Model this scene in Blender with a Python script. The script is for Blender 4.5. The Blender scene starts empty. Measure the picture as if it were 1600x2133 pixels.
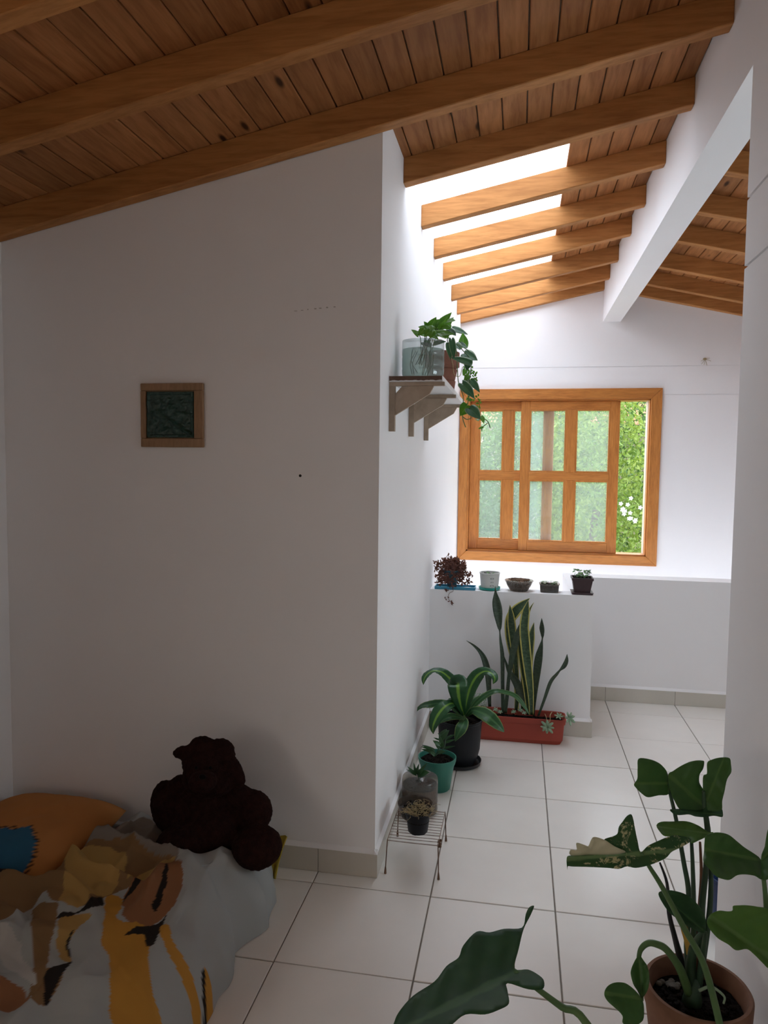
import bpy, bmesh, math, random
from mathutils import Vector, Matrix, noise
from mathutils.geometry import delaunay_2d_cdt
random.seed(7)
scene = bpy.context.scene
COL = scene.collection

# ------------------------------------------------------------------ camera
CAM = Vector((0.0, 0.0, 1.5925)); F = 1521.2
YAW, PITCH, ROLL = 0.18154, -0.06577, 0.01157
_f = Vector((-math.sin(YAW)*math.cos(PITCH), math.cos(YAW)*math.cos(PITCH), math.sin(PITCH)))
_r0 = Vector((math.cos(YAW), math.sin(YAW), 0)); _u0 = _r0.cross(_f)
_r = math.cos(ROLL)*_r0 + math.sin(ROLL)*_u0
_u = -math.sin(ROLL)*_r0 + math.cos(ROLL)*_u0
cd = bpy.data.cameras.new('camera'); cam = bpy.data.objects.new('camera', cd); COL.objects.link(cam)
cd.sensor_fit = 'HORIZONTAL'; cd.sensor_width = 36; cd.lens = F/1600*36
cd.clip_start = 0.02; cd.clip_end = 200
cam.matrix_world = Matrix(((_r.x, _u.x, -_f.x, CAM.x), (_r.y, _u.y, -_f.y, CAM.y), (_r.z, _u.z, -_f.z, CAM.z), (0, 0, 0, 1)))
scene.camera = cam

# ------------------------------------------------------------------ light
world = bpy.data.worlds.new('sky'); scene.world = world; world.use_nodes = True
_bg = world.node_tree.nodes['Background']
_bg.inputs[0].default_value = (0.83, 0.905, 1.0, 1); _bg.inputs[1].default_value = 6.9
scene.view_settings.view_transform = 'Standard'; scene.view_settings.look = 'None'
scene.view_settings.gamma = 1; scene.view_settings.use_curve_mapping = False
scene.view_settings.exposure = 0.0
scene.cycles.max_bounces = 8; scene.cycles.diffuse_bounces = 6; scene.cycles.glossy_bounces = 2; scene.cycles.transmission_bounces = 4; scene.cycles.transparent_max_bounces = 10
scene.cycles.use_adaptive_sampling = True; scene.cycles.adaptive_threshold = .1; scene.cycles.adaptive_min_samples = 16
scene.cycles.use_denoising = True
scene.cycles.sample_clamp_indirect = 8.0
scene.cycles.caustics_reflective = False; scene.cycles.caustics_refractive = False

def portal(name, loc, rot, sx, sy):
    l = bpy.data.lights.new(name, 'AREA'); l.shape = 'RECTANGLE'; l.size = sx; l.size_y = sy
    o = bpy.data.objects.new(name, l); COL.objects.link(o); o.location = loc; o.rotation_euler = rot
    l.cycles.is_portal = True
    return o
SLOPE = math.atan(0.2063)
portal('skylight_portal', (-0.16, 4.75, 3.06), (0, -SLOPE, 0), 0.80, 3.2)
portal('left_fill_portal', (-2.22, -.85, 1.37), (math.radians(90), 0, math.radians(-90)), 1.70, .94)  # sky portal for the added left fill window
portal('side_fill_portal', (2.85, 2.375, 1.475), (math.radians(90), 0, math.radians(90)), 1.35, 1.25)  # sky portal for the added right fill window
portal('window_portal', (0.32, 6.50, 1.50), (math.radians(-90), 0, 0), 1.60, 1.45)

# ------------------------------------------------------------------ helpers
def at(px, py, y=None, x=None, z=None):
    """the point of the place seen along a picture direction, at a given depth"""
    d = _f + (px-800)/F*_r - (py-1066.5)/F*_u
    if y is not None: t = (y-CAM.y)/d.y
    elif x is not None: t = (x-CAM.x)/d.x
    else: t = (z-CAM.z)/d.z
    return CAM + t*d

class MB:
    def __init__(s): s.v = []; s.f = []; s.uv = {}; s.m = []
    def add(s, vs, fs, uvs=None, mi=0):
        b = len(s.v); s.v += [tuple(v) for v in vs]
        for f in fs: s.f.append(tuple(b+i for i in f)); s.m.append(mi)
        if uvs:
            for i, q in enumerate(uvs): s.uv[b+i] = q
        return b
    def box(s, x0, x1, y0, y1, z0, z1, mi=0):
        return s.hexa([(x0,y0,z0),(x1,y0,z0),(x1,y1,z0),(x0,y1,z0),(x0,y0,z1),(x1,y0,z1),(x1,y1,z1),(x0,y1,z1)], mi)
    def hexa(s, p, mi=0):
        return s.add(p, [(3,2,1,0),(4,5,6,7),(0,1,5,4),(1,2,6,5),(2,3,7,6),(3,0,4,7)], mi=mi)
    def bbox(s, x0, x1, y0, y1, z0, z1, c=.003, mi=0):
        """box with bevelled edges (chamfered top and bottom rings)"""
        def ring(k, z): return [(x0+k,y0+c-k*0,z)] 
        vs = []
        for z, k in ((z0, c), (z0+c, 0), (z1-c, 0), (z1, c)):
            a, b, d, e = x0+k, x1-k, y0+k, y1-k; cc = c*.7
            vs += [(a+cc,d,z),(b-cc,d,z),(b,d+cc,z),(b,e-cc,z),(b-cc,e,z),(a+cc,e,z),(a,e-cc,z),(a,d+cc,z)]
        fs = [tuple(range(7,-1,-1)), tuple(range(24,32))]
        for r in range(3):
            for i in range(8):
                j = (i+1) % 8; fs.append((r*8+i, r*8+j, r*8+8+j, r*8+8+i))
        return s.add(vs, fs, mi=mi)
    def prism(s, poly, axis, a, b, mi=0):
        """extrude a 2-D polygon along an axis ('x','y','z') from a to b"""
        n = len(poly); vs = []
        for w in (a, b):
            for p in poly:
                vs.append({'x': (w,p[0],p[1]), 'y': (p[0],w,p[1]), 'z': (p[0],p[1],w)}[axis])
        fs = [tuple(range(n-1,-1,-1)), tuple(range(n,2*n))] + [(i,(i+1)%n,n+(i+1)%n,n+i) for i in range(n)]
        return s.add(vs, fs, mi=mi)
    def tube(s, pts, rad, n=8, mi=0, cap=True):
        pts = [Vector(p) for p in pts]; m = len(pts)
        rad = rad if isinstance(rad, (list, tuple)) else [rad]*m
        up = Vector((0,0,1)); prev = None; vs = []
        for i, p in enumerate(pts):
            t = (pts[min(i+1,m-1)]-pts[max(i-1,0)]).normalized()
            a = prev if prev is not None else (up if abs(t.z) < .9 else Vector((1,0,0)))
            a = (a - t*a.dot(t)); a = a.normalized() if a.length > 1e-6 else t.orthogonal().normalized()
            prev = a; b = t.cross(a)
            vs += [p + rad[i]*(math.cos(k*2*math.pi/n)*a + math.sin(k*2*math.pi/n)*b) for k in range(n)]
        fs = []
        for i in range(m-1):
            for k in range(n):
                j = (k+1) % n; fs.append((i*n+k, i*n+j, i*n+n+j, i*n+n+k))
        if cap: fs += [tuple(range(n-1,-1,-1)), tuple(range((m-1)*n, m*n))]
        uvs = [(k/n, i/max(1,m-1)) for i in range(m) for k in range(n)]
        return s.add(vs, fs, uvs, mi)
    def lathe(s, prof, c=(0,0,0), n=32, mi=0, fx=None, sy=1.0):
        """revolve (r,z) profile about the vertical through c"""
        vs = []; m = len(prof)
        for i, (r, z) in enumerate(prof):
            for k in range(n):
                a = k*2*math.pi/n; rr = r*(fx(a, i/(m-1)) if fx else 1)
                vs.append((c[0]+rr*math.cos(a), c[1]+rr*sy*math.sin(a), c[2]+z))
        fs = []
        for i in range(m-1):
            for k in range(n):
                j = (k+1) % n; fs.append((i*n+k, i*n+j, i*n+n+j, i*n+n+k))
        if prof[0][0] > 1e-5: fs.append(tuple(range(n-1,-1,-1)))
        if prof[-1][0] > 1e-5: fs.append(tuple(range((m-1)*n, m*n)))
        return s.add(vs, fs, mi=mi)
    def ell(s, c, r, rot=None, n=12, m=8, mi=0):
        vs = []; c = Vector(c)
        for i in range(m+1):
            th = math.pi*i/m
            for k in range(n):
                a = k*2*math.pi/n
                v = Vector((r[0]*math.sin(th)*math.cos(a), r[1]*math.sin(th)*math.sin(a), r[2]*math.cos(th)))
                if rot: v = rot @ v
                vs.append(c+v)
        fs = [(i*n+k, i*n+n+k, i*n+n+(k+1)%n, i*n+(k+1)%n) for i in range(m) for k in range(n)]
        return s.add(vs, fs, mi=mi)
    def sheet(s, grid, uvs=None, mi=0):
        h = len(grid); w = len(grid[0]); vs = [p for row in grid for p in row]
        fs = [(i*w+k, i*w+k+1, (i+1)*w+k+1, (i+1)*w+k) for i in range(h-1) for k in range(w-1)]
        uv = uvs or [(k/(w-1), i/(h-1)) for i in range(h) for k in range(w)]
        return s.add(vs, fs, uv, mi)
    def mesh(s, name, smooth=False):
        me = bpy.data.meshes.new(name); me.from_pydata(s.v, [], s.f); me.validate(); 
        if s.uv:
            ul = me.uv_layers.new(name='UVMap')
            for lp in me.loops: ul.data[lp.index].uv = s.uv.get(lp.vertex_index, (0.5, 0.5))
        if len(s.m) == len(me.polygons) and any(s.m):
            for p, m in zip(me.polygons, s.m): p.material_index = m
        bm = bmesh.new(); bm.from_mesh(me); bmesh.ops.recalc_face_normals(bm, faces=bm.faces); bm.to_mesh(me); bm.free()
        if smooth:
            me.polygons.foreach_set('use_smooth', [True]*len(me.polygons))
        return me

def obj(name, mb, mats, parent=None, smooth=False, angle=None):
    me = mb.mesh(name, smooth) if isinstance(mb, MB) else mb
    for m in (mats if isinstance(mats, (list, tuple)) else [mats]):
        if len(me.materials) < (len(mats) if isinstance(mats, (list, tuple)) else 1): me.materials.append(m)
    if angle: me.set_sharp_from_angle(angle=math.radians(angle))
    o = bpy.data.objects.new(name, me); COL.objects.link(o)
    if parent: o.parent = parent
    return o
def empty(name):
    o = bpy.data.objects.new(name, None); COL.objects.link(o); o.empty_display_size = .05; return o
def tag(o, label, cat, group=None, kind=None):
    o['label'] = label; o['category'] = cat
    if group: o['group'] = group
    if kind: o['kind'] = kind
    return o
def thing(name, label, cat, group=None, loc=None):
    o = tag(empty(name), label, cat, group)
    return o
def solid(o, t=.001):
    m = o.modifiers.new('thickness', 'SOLIDIFY'); m.thickness = t; m.offset = 0; return o

def crom(pts, n=6, closed=False):
    """Catmull-Rom through tuples"""
    k = len(pts); out = []
    rng = range(k) if closed else range(k-1)
    for i in rng:
        if closed: p = [pts[(i+j) % k] for j in (-1,0,1,2)]
        else: p = [pts[max(i-1,0)], pts[i], pts[i+1], pts[min(i+2,k-1)]]
        for j in range(n):
            t = j/n
            out.append(tuple(.5*((2*b)+(-a+c)*t+(2*a-5*b+4*c-d)*t*t+(-a+3*b-3*c+d)*t**3) for a,b,c,d in zip(*p)))
    if not closed: out.append(tuple(pts[-1]))
    return out

# ------------------------------------------------------------------ materials
def mat(name): 
    m = bpy.data.materials.new(name); m.use_nodes = True
    nt = m.node_tree; return m, nt, nt.nodes['Principled BSDF']
def nd(nt, t, **k):
    n = nt.nodes.new(t)
    for a, b in k.items(): setattr(n, a, b)
    return n
def ramp(nt, fac, stops, interp='LINEAR'):
    r = nd(nt, 'ShaderNodeValToRGB'); r.color_ramp.interpolation = interp
    e = r.color_ramp.elements
    while len(e) < len(stops): e.new(.5)
    for i, (p, c) in enumerate(stops): e[i].position = p; e[i].color = (*c, 1)
    nt.links.new(fac, r.inputs[0]); return r.outputs[0]
def coords(nt, kind='Object', scale=(1,1,1), rnd=False):
    tc = nd(nt, 'ShaderNodeTexCoord'); mp = nd(nt, 'ShaderNodeMapping'); mp.inputs['Scale'].default_value = scale
    nt.links.new(tc.outputs[kind], mp.inputs[0])
    if rnd:
        oi = nd(nt, 'ShaderNodeObjectInfo'); mu = nd(nt, 'ShaderNodeMath', operation='MULTIPLY'); mu.inputs[1].default_value = 37.0
        nt.links.new(oi.outputs['Random'], mu.inputs[0])
        cb = nd(nt, 'ShaderNodeCombineXYZ')
        for i in range(3): nt.links.new(mu.outputs[0], cb.inputs[i])
        nt.links.new(cb.outputs[0], mp.inputs['Location'])
    return mp.outputs[0]
def noisetex(nt, vec, scale, detail=4, rough=.5, dist=0):
    n = nd(nt, 'ShaderNodeTexNoise'); n.inputs['Scale'].default_value = scale; n.inputs['Detail'].default_value = detail
    n.inputs['Roughness'].default_value = rough; n.inputs['Distortion'].default_value = dist
    nt.links.new(vec, n.inputs['Vector']); return n.outputs['Fac']
def mix(nt, fac, a, b, mode='MIX'):
    m = nd(nt, 'ShaderNodeMix', data_type='RGBA', blend_type=mode)
    for s, v in ((m.inputs[0], fac), (m.inputs[6], a), (m.inputs[7], b)):
        if hasattr(v, 'node'): nt.links.new(v, s)
        elif isinstance(v, (int, float)): s.default_value = v
        else: s.default_value = (*v, 1)
    return m.outputs[2]
def bump(nt, h, bs, strength=.2, dist=.002):
    b = nd(nt, 'ShaderNodeBump'); b.inputs['Strength'].default_value = strength; b.inputs['Distance'].default_value = dist
    nt.links.new(h, b.inputs['Height']); nt.links.new(b.outputs[0], bs.inputs['Normal'])

def simple(name, c1, c2=None, scale=8, rough=.6, bmp=.1, bscale=60, spec=.4, metal=0, rnd=False, bdist=.002):
    m, nt, bs = mat(name); v = coords(nt, rnd=rnd)
    c2 = c2 or tuple(x*.85 for x in c1)
    nt.links.new(ramp(nt, noisetex(nt, v, scale, 5, .6), [(.3, c1), (.7, c2)]), bs.inputs['Base Color'])
    bs.inputs['Roughness'].default_value = rough; bs.inputs['Specular IOR Level'].default_value = spec; bs.inputs['Metallic'].default_value = metal
    if bmp: bump(nt, noisetex(nt, v, bscale, 3), bs, bmp, bdist)
    return m
M = {}
# painted plaster
m, nt, bs = mat('plaster'); v = coords(nt)
c = ramp(nt, noisetex(nt, v, 1.3, 4, .6), [(.3, (.865,.85,.855)), (.7, (.895,.88,.885))])
nt.links.new(c, bs.inputs['Base Color']); bs.inputs['Roughness'].default_value = .75; bs.inputs['Specular IOR Level'].default_value = .25
bump(nt, noisetex(nt, v, 22, 5, .6), bs, .18, .003); M['plaster'] = m
# floor tile
m, nt, bs = mat('ceramic_tile'); v = coords(nt, rnd=True)
c = ramp(nt, noisetex(nt, v, 3, 4, .6), [(.3, (.84,.80,.745)), (.7, (.79,.75,.695))])
oi = nd(nt, 'ShaderNodeObjectInfo'); hv = nd(nt, 'ShaderNodeHueSaturation'); mr = nd(nt, 'ShaderNodeMapRange')
mr.inputs[3].default_value = .96; mr.inputs[4].default_value = 1.03; nt.links.new(oi.outputs['Random'], mr.inputs[0])
nt.links.new(mr.outputs[0], hv.inputs['Value']); nt.links.new(c, hv.inputs['Color']); nt.links.new(hv.outputs[0], bs.inputs['Base Color'])
bs.inputs['Roughness'].default_value = .29; bs.inputs['Specular IOR Level'].default_value = .5
bump(nt, noisetex(nt, v, 140, 2), bs, .10, .001); M['tile'] = m
M['basetile'] = simple('skirting_ceramic', (.60,.565,.50), (.55,.515,.45), 5, .4, .05, spec=.4)
M['grout'] = simple('grout', (.30,.265,.225), (.22,.19,.165), 20, .9, .2)
# woods
def wood(name, c_light, c_mid, c_dark, grain=(14, 1.6, 14), rough=.5, knots=0.0, spec=.35, hue=.12, detail=1.0):
    m, nt, bs = mat(name); v = coords(nt, scale=grain, rnd=True)
    n1 = noisetex(nt, v, 1.0, 6, .62, 1.2)
    col = ramp(nt, n1, [(.28, c_dark), (.5, c_mid), (.72, c_light)])
    v2 = coords(nt, scale=tuple(g*5 for g in grain), rnd=True)
    n2 = noisetex(nt, v2, 1.0, 3, .6, .3)
    col = mix(nt, .35*detail, col, ramp(nt, n2, [(.35, tuple(x*.55 for x in c_mid)), (.6, c_light)]), 'MIX')
    if knots:
        vk = coords(nt, scale=(9, 2.6, 9), rnd=True)
        vo = nd(nt, 'ShaderNodeTexVoronoi'); vo.inputs['Scale'].default_value = 1.0; nt.links.new(vk, vo.inputs['Vector'])
        kf = ramp(nt, vo.outputs['Distance'], [(.06, (1,1,1)), (.13, (0,0,0))])
        col = mix(nt, kf, col, tuple(x*.22 for x in c_dark))
    oi = nd(nt, 'ShaderNodeObjectInfo'); mr = nd(nt, 'ShaderNodeMapRange'); mr.inputs[3].default_value = 1-hue; mr.inputs[4].default_value = 1+hue
    nt.links.new(oi.outputs['Random'], mr.inputs[0])
    hv = nd(nt, 'ShaderNodeHueSaturation'); nt.links.new(mr.outputs[0], hv.inputs['Value']); nt.links.new(col, hv.inputs['Color'])
    nt.links.new(hv.outputs[0], bs.inputs['Base Color'])
    bs.inputs['Roughness'].default_value = rough; bs.inputs['Specular IOR Level'].default_value = spec
    bump(nt, n2, bs, .12, .001); return m
M['plank'] = wood('ceiling_pine', (.46,.20,.075), (.35,.138,.046), (.23,.080,.026), (11, 1.1, 11), .6, 1.0, spec=.2, hue=.17)
M['rafter'] = wood('rafter_pine', (.54,.25,.085), (.45,.19,.058), (.32,.12,.034), (1.2, 12, 12), .6, 0, spec=.2, hue=.1)
M['teak_h'] = wood('window_wood_h', (.60,.245,.06), (.52,.19,.04), (.38,.12,.022), (2.0, 16, 16), .35, 0, spec=.5, hue=.06)
M['teak_v'] = wood('window_wood_v', (.60,.245,.06), (.52,.19,.04), (.38,.12,.022), (16, 16, 2.0), .35, 0, spec=.5, hue=.06)
M['shelfwood'] = wood('bracket_wood', (.46,.35,.26), (.40,.30,.22), (.33,.24,.17), (3, 20, 3), .6, 0, hue=.05)
M['darkedge'] = simple('chipboard_edge', (.10,.055,.04), (.16,.09,.06), 40, .8, .3)
M['whitemel'] = simple('white_melamine', (.78,.77,.76), (.72,.71,.70), 5, .5, .03)
M['strip'] = simple('pale_jamb_paint', (.50,.40,.31), (.46,.36,.28), 8, .6, .05)
M['framewood'] = wood('plaque_wood', (.38,.23,.13), (.32,.19,.10), (.26,.145,.075), (20, 20, 3), .6, 0, hue=.03)
# glass
def glassmat(name, tint=(1,1,1), haze=.0, gloss=.08, rough=.02):
    m, nt, bs = mat(name); nt.nodes.remove(bs); out = nt.nodes['Material Output']
    tr = nd(nt, 'ShaderNodeBsdfTransparent'); tr.inputs[0].default_value = (*tint, 1)
    gl = nd(nt, 'ShaderNodeBsdfGlossy'); gl.inputs['Roughness'].default_value = rough
    mx = nd(nt, 'ShaderNodeMixShader'); lw = nd(nt, 'ShaderNodeLayerWeight'); lw.inputs[0].default_value = .5
    pw = nd(nt, 'ShaderNodeMath', operation='POWER'); pw.inputs[1].default_value = 5.0; nt.links.new(lw.outputs['Facing'], pw.inputs[0])
    ad = nd(nt, 'ShaderNodeMath', operation='MULTIPLY_ADD'); ad.inputs[1].default_value = .5; ad.inputs[2].default_value = gloss; nt.links.new(pw.outputs[0], ad.inputs[0])
    nt.links.new(ad.outputs[0], mx.inputs[0]); nt.links.new(tr.outputs[0], mx.inputs[1]); nt.links.new(gl.outputs[0], mx.inputs[2])
    last = mx.outputs[0]
    if haze:
        df = nd(nt, 'ShaderNodeBsdfTranslucent'); df.inputs[0].default_value = (.92,.95,.93,1)
        d2 = nd(nt, 'ShaderNodeBsdfDiffuse'); d2.inputs[0].default_value = (.85,.88,.86,1)
        m0 = nd(nt, 'ShaderNodeMixShader'); m0.inputs[0].default_value = .35
        nt.links.new(df.outputs[0], m0.inputs[1]); nt.links.new(d2.outputs[0], m0.inputs[2])
        m2 = nd(nt, 'ShaderNodeMixShader'); m2.inputs[0].default_value = haze
        nt.links.new(last, m2.inputs[1]); nt.links.new(m0.outputs[0], m2.inputs[2]); last = m2.outputs[0]
    nt.links.new(last, out.inputs[0]); return m
M['pane'] = glassmat('window_glass', (.93,.97,.96), .09, .03)
M['warm_fill_pane'] = glassmat('warm_fill_glass', (1.0,.92,.83), .10, .03)  # warm tint for the fill light of the added left window
M['skypane'] = glassmat('skylight_sheet', (.97,.98,1.0), .12, .02)
M['clearplastic'] = glassmat('clear_plastic', (.93,.95,.95), .10, .07, .08)
M['water'] = glassmat('water', (.60,.68,.64), .05, .06, .05)
M['murky'] = glassmat('dirty_clear_plastic', (.84,.80,.76), .11, .04, .15)
M['smoke'] = glassmat('smoky_plastic', (.50,.40,.33), .05, .05, .1)
# leaves
def leafmat(name, c1, c2, trans=.25, rough=.4, scale=10, edge=None, stripe=None, bands=None, blotch=None, vein=None, ebound=(.68,.80), sbound=(.10,.22)):
    m, nt, bs = mat(name); v = coords(nt); out = nt.nodes['Material Output']
    col = ramp(nt, noisetex(nt, v, scale, 4, .6), [(.3, c1), (.7, c2)])
    uv = nd(nt, 'ShaderNodeUVMap'); sp = nd(nt, 'ShaderNodeSeparateXYZ'); nt.links.new(uv.outputs[0], sp.inputs[0])
    def sym():
        a = nd(nt, 'ShaderNodeMath', operation='MULTIPLY_ADD'); a.inputs[1].default_value = 2; a.inputs[2].default_value = -1
        nt.links.new(sp.outputs[0], a.inputs[0]); b = nd(nt, 'ShaderNodeMath', operation='ABSOLUTE'); nt.links.new(a.outputs[0], b.inputs[0])
        n = noisetex(nt, v, 25, 2); w = nd(nt, 'ShaderNodeMath', operation='MULTIPLY_ADD'); w.inputs[1].default_value = .16; nt.links.new(n, w.inputs[0])
        s2 = nd(nt, 'ShaderNodeMath', operation='SUBTRACT'); nt.links.new(b.outputs[0], s2.inputs[0]); s2.inputs[1].default_value = .08
        nt.links.new(s2.outputs[0], w.inputs[2]); return w.outputs[0]
    if bands:
        vb = nd(nt, 'ShaderNodeCombineXYZ'); nt.links.new(sp.outputs[0], vb.inputs[0])
        k = nd(nt, 'ShaderNodeMath', operation='MULTIPLY'); k.inputs[1].default_value = 46; nt.links.new(sp.outputs[1], k.inputs[0]); nt.links.new(k.outputs[0], vb.inputs[1])
        col = mix(nt, ramp(nt, noisetex(nt, vb.outputs[0], 1.6, 4, .7, .5), [(.46, (0,0,0)), (.58, (1,1,1))]), col, bands)
    if stripe: col = mix(nt, ramp(nt, sym(), [(sbound[0], (1,1,1)), (sbound[1], (0,0,0))]), col, stripe)
    if edge: col = mix(nt, ramp(nt, sym(), [(ebound[0], (0,0,0)), (ebound[1], (1,1,1))]), col, edge)
    if blotch: col = mix(nt, ramp(nt, noisetex(nt, v, blotch[1], 5, .75, 1.0), [(blotch[2], (0,0,0)), (blotch[2]+.04, (1,1,1))]), col, blotch[0])
    if vein:
        col = mix(nt, ramp(nt, sym(), [(.03, (1,1,1)), (.08, (0,0,0))]), col, vein)
    nt.links.new(col, bs.inputs['Base Color']); bs.inputs['Roughness'].default_value = rough; bs.inputs['Specular IOR Level'].default_value = .35
    tl = nd(nt, 'ShaderNodeBsdfTranslucent'); nt.links.new(mix(nt, 1.0, col, (1.25,1.35,.6), 'MULTIPLY'), tl.inputs[0])
    mx = nd(nt, 'ShaderNodeMixShader'); mx.inputs[0].default_value = trans
    nt.links.new(bs.outputs[0], mx.inputs[1]); nt.links.new(tl.outputs[0], mx.inputs[2]); nt.links.new(mx.outputs[0], out.inputs[0])
    return m
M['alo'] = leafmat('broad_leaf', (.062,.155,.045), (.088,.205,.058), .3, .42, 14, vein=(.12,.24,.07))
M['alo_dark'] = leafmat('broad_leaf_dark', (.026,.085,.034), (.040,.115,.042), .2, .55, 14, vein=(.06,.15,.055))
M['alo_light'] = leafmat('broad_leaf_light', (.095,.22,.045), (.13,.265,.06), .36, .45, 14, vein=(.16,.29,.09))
M['alo_var'] = leafmat('variegated_leaf', (.040,.115,.040), (.06,.15,.05), .25, .4, 14, blotch=((.62,.60,.36), 22, .56), vein=(.20,.32,.14))
M['cream'] = simple('cream_leaf_patch', (.62,.60,.42), (.55,.53,.36), 20, .5, .05)
M['petiole'] = simple('petiole_green', (.075,.16,.055), (.11,.20,.07), 12, .5, .05)
M['petiole_d'] = simple('petiole_dark', (.035,.075,.045), (.05,.10,.05), 12, .5, .05)
M['petiole_b'] = simple('dry_stalk', (.19,.085,.05), (.26,.12,.07), 20, .8, .1)
M['yellowleaf'] = simple('withered_sheath', (.70,.48,.09), (.50,.30,.06), 25, .7, .1)
M['sans'] = leafmat('snake_plant', (.030,.062,.032), (.045,.085,.042), .06, .4, 8, edge=(.52,.46,.13), bands=(.075,.125,.065), ebound=(.70,.80))
M['sans_dark'] = leafmat('snake_plant_dark', (.028,.045,.030), (.045,.068,.040), .05, .45, 8, bands=(.06,.09,.055))
M['drac'] = leafmat('dracaena', (.022,.085,.030), (.035,.12,.038), .2, .33, 8, stripe=(.20,.38,.055))
M['drac_p'] = leafmat('dracaena_plain', (.030,.10,.035), (.05,.14,.05), .25, .35, 8, stripe=(.085,.20,.075), edge=(.20,.30,.10), ebound=(.80,.92))
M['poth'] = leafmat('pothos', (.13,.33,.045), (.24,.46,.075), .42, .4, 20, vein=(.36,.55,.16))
M['poth_d'] = leafmat('pothos_dark', (.045,.125,.055), (.075,.18,.08), .25, .35, 20, edge=(.40,.48,.32), ebound=(.8,.95), vein=(.12,.22,.10))  # darker green with pale leaf edges
M['zz'] = leafmat('glossy_leaf', (.025,.075,.028), (.045,.115,.038), .12, .28, 16)
M['succ'] = simple('succulent', (.30,.40,.27), (.22,.33,.22), 30, .6, .1)
M['succ_g'] = leafmat('seedling', (.09,.19,.075), (.15,.28,.11), .2, .5, 25)
M['redleaf'] = leafmat('purple_leaf', (.105,.040,.036), (.20,.085,.062), .25, .5, 60)
M['dry'] = simple('dry_grass', (.42,.33,.18), (.30,.22,.11), 60, .9, 0)
M['soil'] = simple('soil', (.020,.014,.011), (.007,.005,.004), 60, .95, 1.0, 120, .1, bdist=.01)
M['soil_b'] = simple('soil_brown', (.16,.095,.055), (.07,.045,.028), 90, .95, 1.0, 150, .1, bdist=.008)
M['terra'] = simple('terracotta', (.25,.125,.075), (.17,.080,.048), 10, .8, .2, 60)
M['terra_d'] = simple('terracotta_dark', (.20,.075,.05), (.26,.11,.07), 14, .8, .2, 60)
M['redplastic'] = simple('red_plastic', (.36,.058,.034), (.32,.05,.03), 4, .55, .04)
M['blackplastic'] = simple('black_plastic', (.014,.014,.017), (.02,.02,.024), 6, .45, .04, spec=.5)
M['greyblack'] = simple('charcoal_plastic', (.012,.0125,.015), (.018,.0185,.021), 6, .5, .04, spec=.2)
M['navyplastic'] = simple('nursery_plastic', (.007,.008,.011), (.011,.012,.016), 6, .5, .04, spec=.2)
M['greenplastic'] = simple('green_plastic', (.020,.165,.115), (.016,.14,.098), 5, .45, .04, spec=.5)
M['blueplastic'] = simple('blue_plastic', (.055,.30,.44), (.045,.26,.40), 5, .4, .04, spec=.5)
M['tealplastic'] = simple('dark_teal_plastic', (.030,.085,.11), (.04,.10,.13), 5, .45, .04)
M['turq'] = simple('turquoise_plastic', (.02,.33,.27), (.018,.29,.24), 5, .4, .04)
M['whiteplastic'] = simple('white_plastic', (.70,.71,.68), (.64,.65,.62), 5, .45, .04)
M['brownplastic'] = simple('brown_plastic', (.055,.032,.035), (.075,.045,.048), 5, .5, .05)
M['ink'] = simple('print_ink', (.03,.03,.035), (.05,.05,.055), 30, .7, 0)
M['rust'] = simple('rusty_wire', (.46,.40,.35), (.16,.075,.04), 26, .6, .3, 120, .4, .3)
M['rustdark'] = simple('rust_dark', (.10,.055,.035), (.16,.08,.045), 40, .9, .3)
M['plush'] = simple('plush_fur', (.030,.0125,.010), (.016,.007,.006), 40, 1.0, .9, 160, .05, bdist=.008)
M['yellowcloth'] = simple('yellow_cloth', (.50,.37,.045), (.40,.29,.035), 12, .85, .2, 200)
M['dark'] = simple('dark_hole', (.02,.018,.016), None, 10, .9, 0)
M['scuff'] = simple('grey_scuff', (.52,.50,.48), None, 30, .9, 0)
# green glazed relief
m, nt, bs = mat('green_glaze'); v = coords(nt)
nt.links.new(ramp(nt, noisetex(nt, v, 30, 5, .7), [(.35, (.010,.040,.032)), (.7, (.030,.075,.060))]), bs.inputs['Base Color'])
bs.inputs['Roughness'].default_value = .3; bump(nt, noisetex(nt, v, 70, 4), bs, .5, .004); M['glaze'] = m
# printed cloth: print and one painted shadow strip are stored on the cloth
m, nt, bs = mat('printed_cloth'); va = nd(nt, 'ShaderNodeVertexColor'); va.layer_name = 'print'
nt.links.new(va.outputs[0], bs.inputs['Base Color']); bs.inputs['Roughness'].default_value = .9; bs.inputs['Specular IOR Level'].default_value = .1
v = coords(nt); bump(nt, noisetex(nt, v, 500, 2), bs, .25, .001); M['print'] = m
# outdoors
M['hedge'] = leafmat('garden_leaf', (.055,.115,.022), (.125,.19,.04), .3, .6, 3.0)
M['hedge_y'] = leafmat('garden_leaf_yellow', (.085,.15,.024), (.19,.235,.05), .3, .6, 3.0)
M['hedge_d'] = leafmat('garden_leaf_dark', (.035,.08,.024), (.075,.135,.035), .25, .6, 3.0)
M['bark'] = simple('bark', (.12,.085,.06), (.07,.05,.035), 10, .95, .5)
M['petal'] = simple('white_petal', (.42,.42,.40), (.36,.36,.34), 5, .6, 0)
M['lawn'] = simple('lawn', (.10,.17,.04), (.16,.23,.06), 2, 1, .2)
M['housewall'] = simple('house_render', (.62,.50,.42), (.55,.42,.34), 2, .9, .1)
M['roofclay'] = simple('clay_roof', (.42,.17,.09), (.34,.13,.07), 6, .9, .2)

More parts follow.
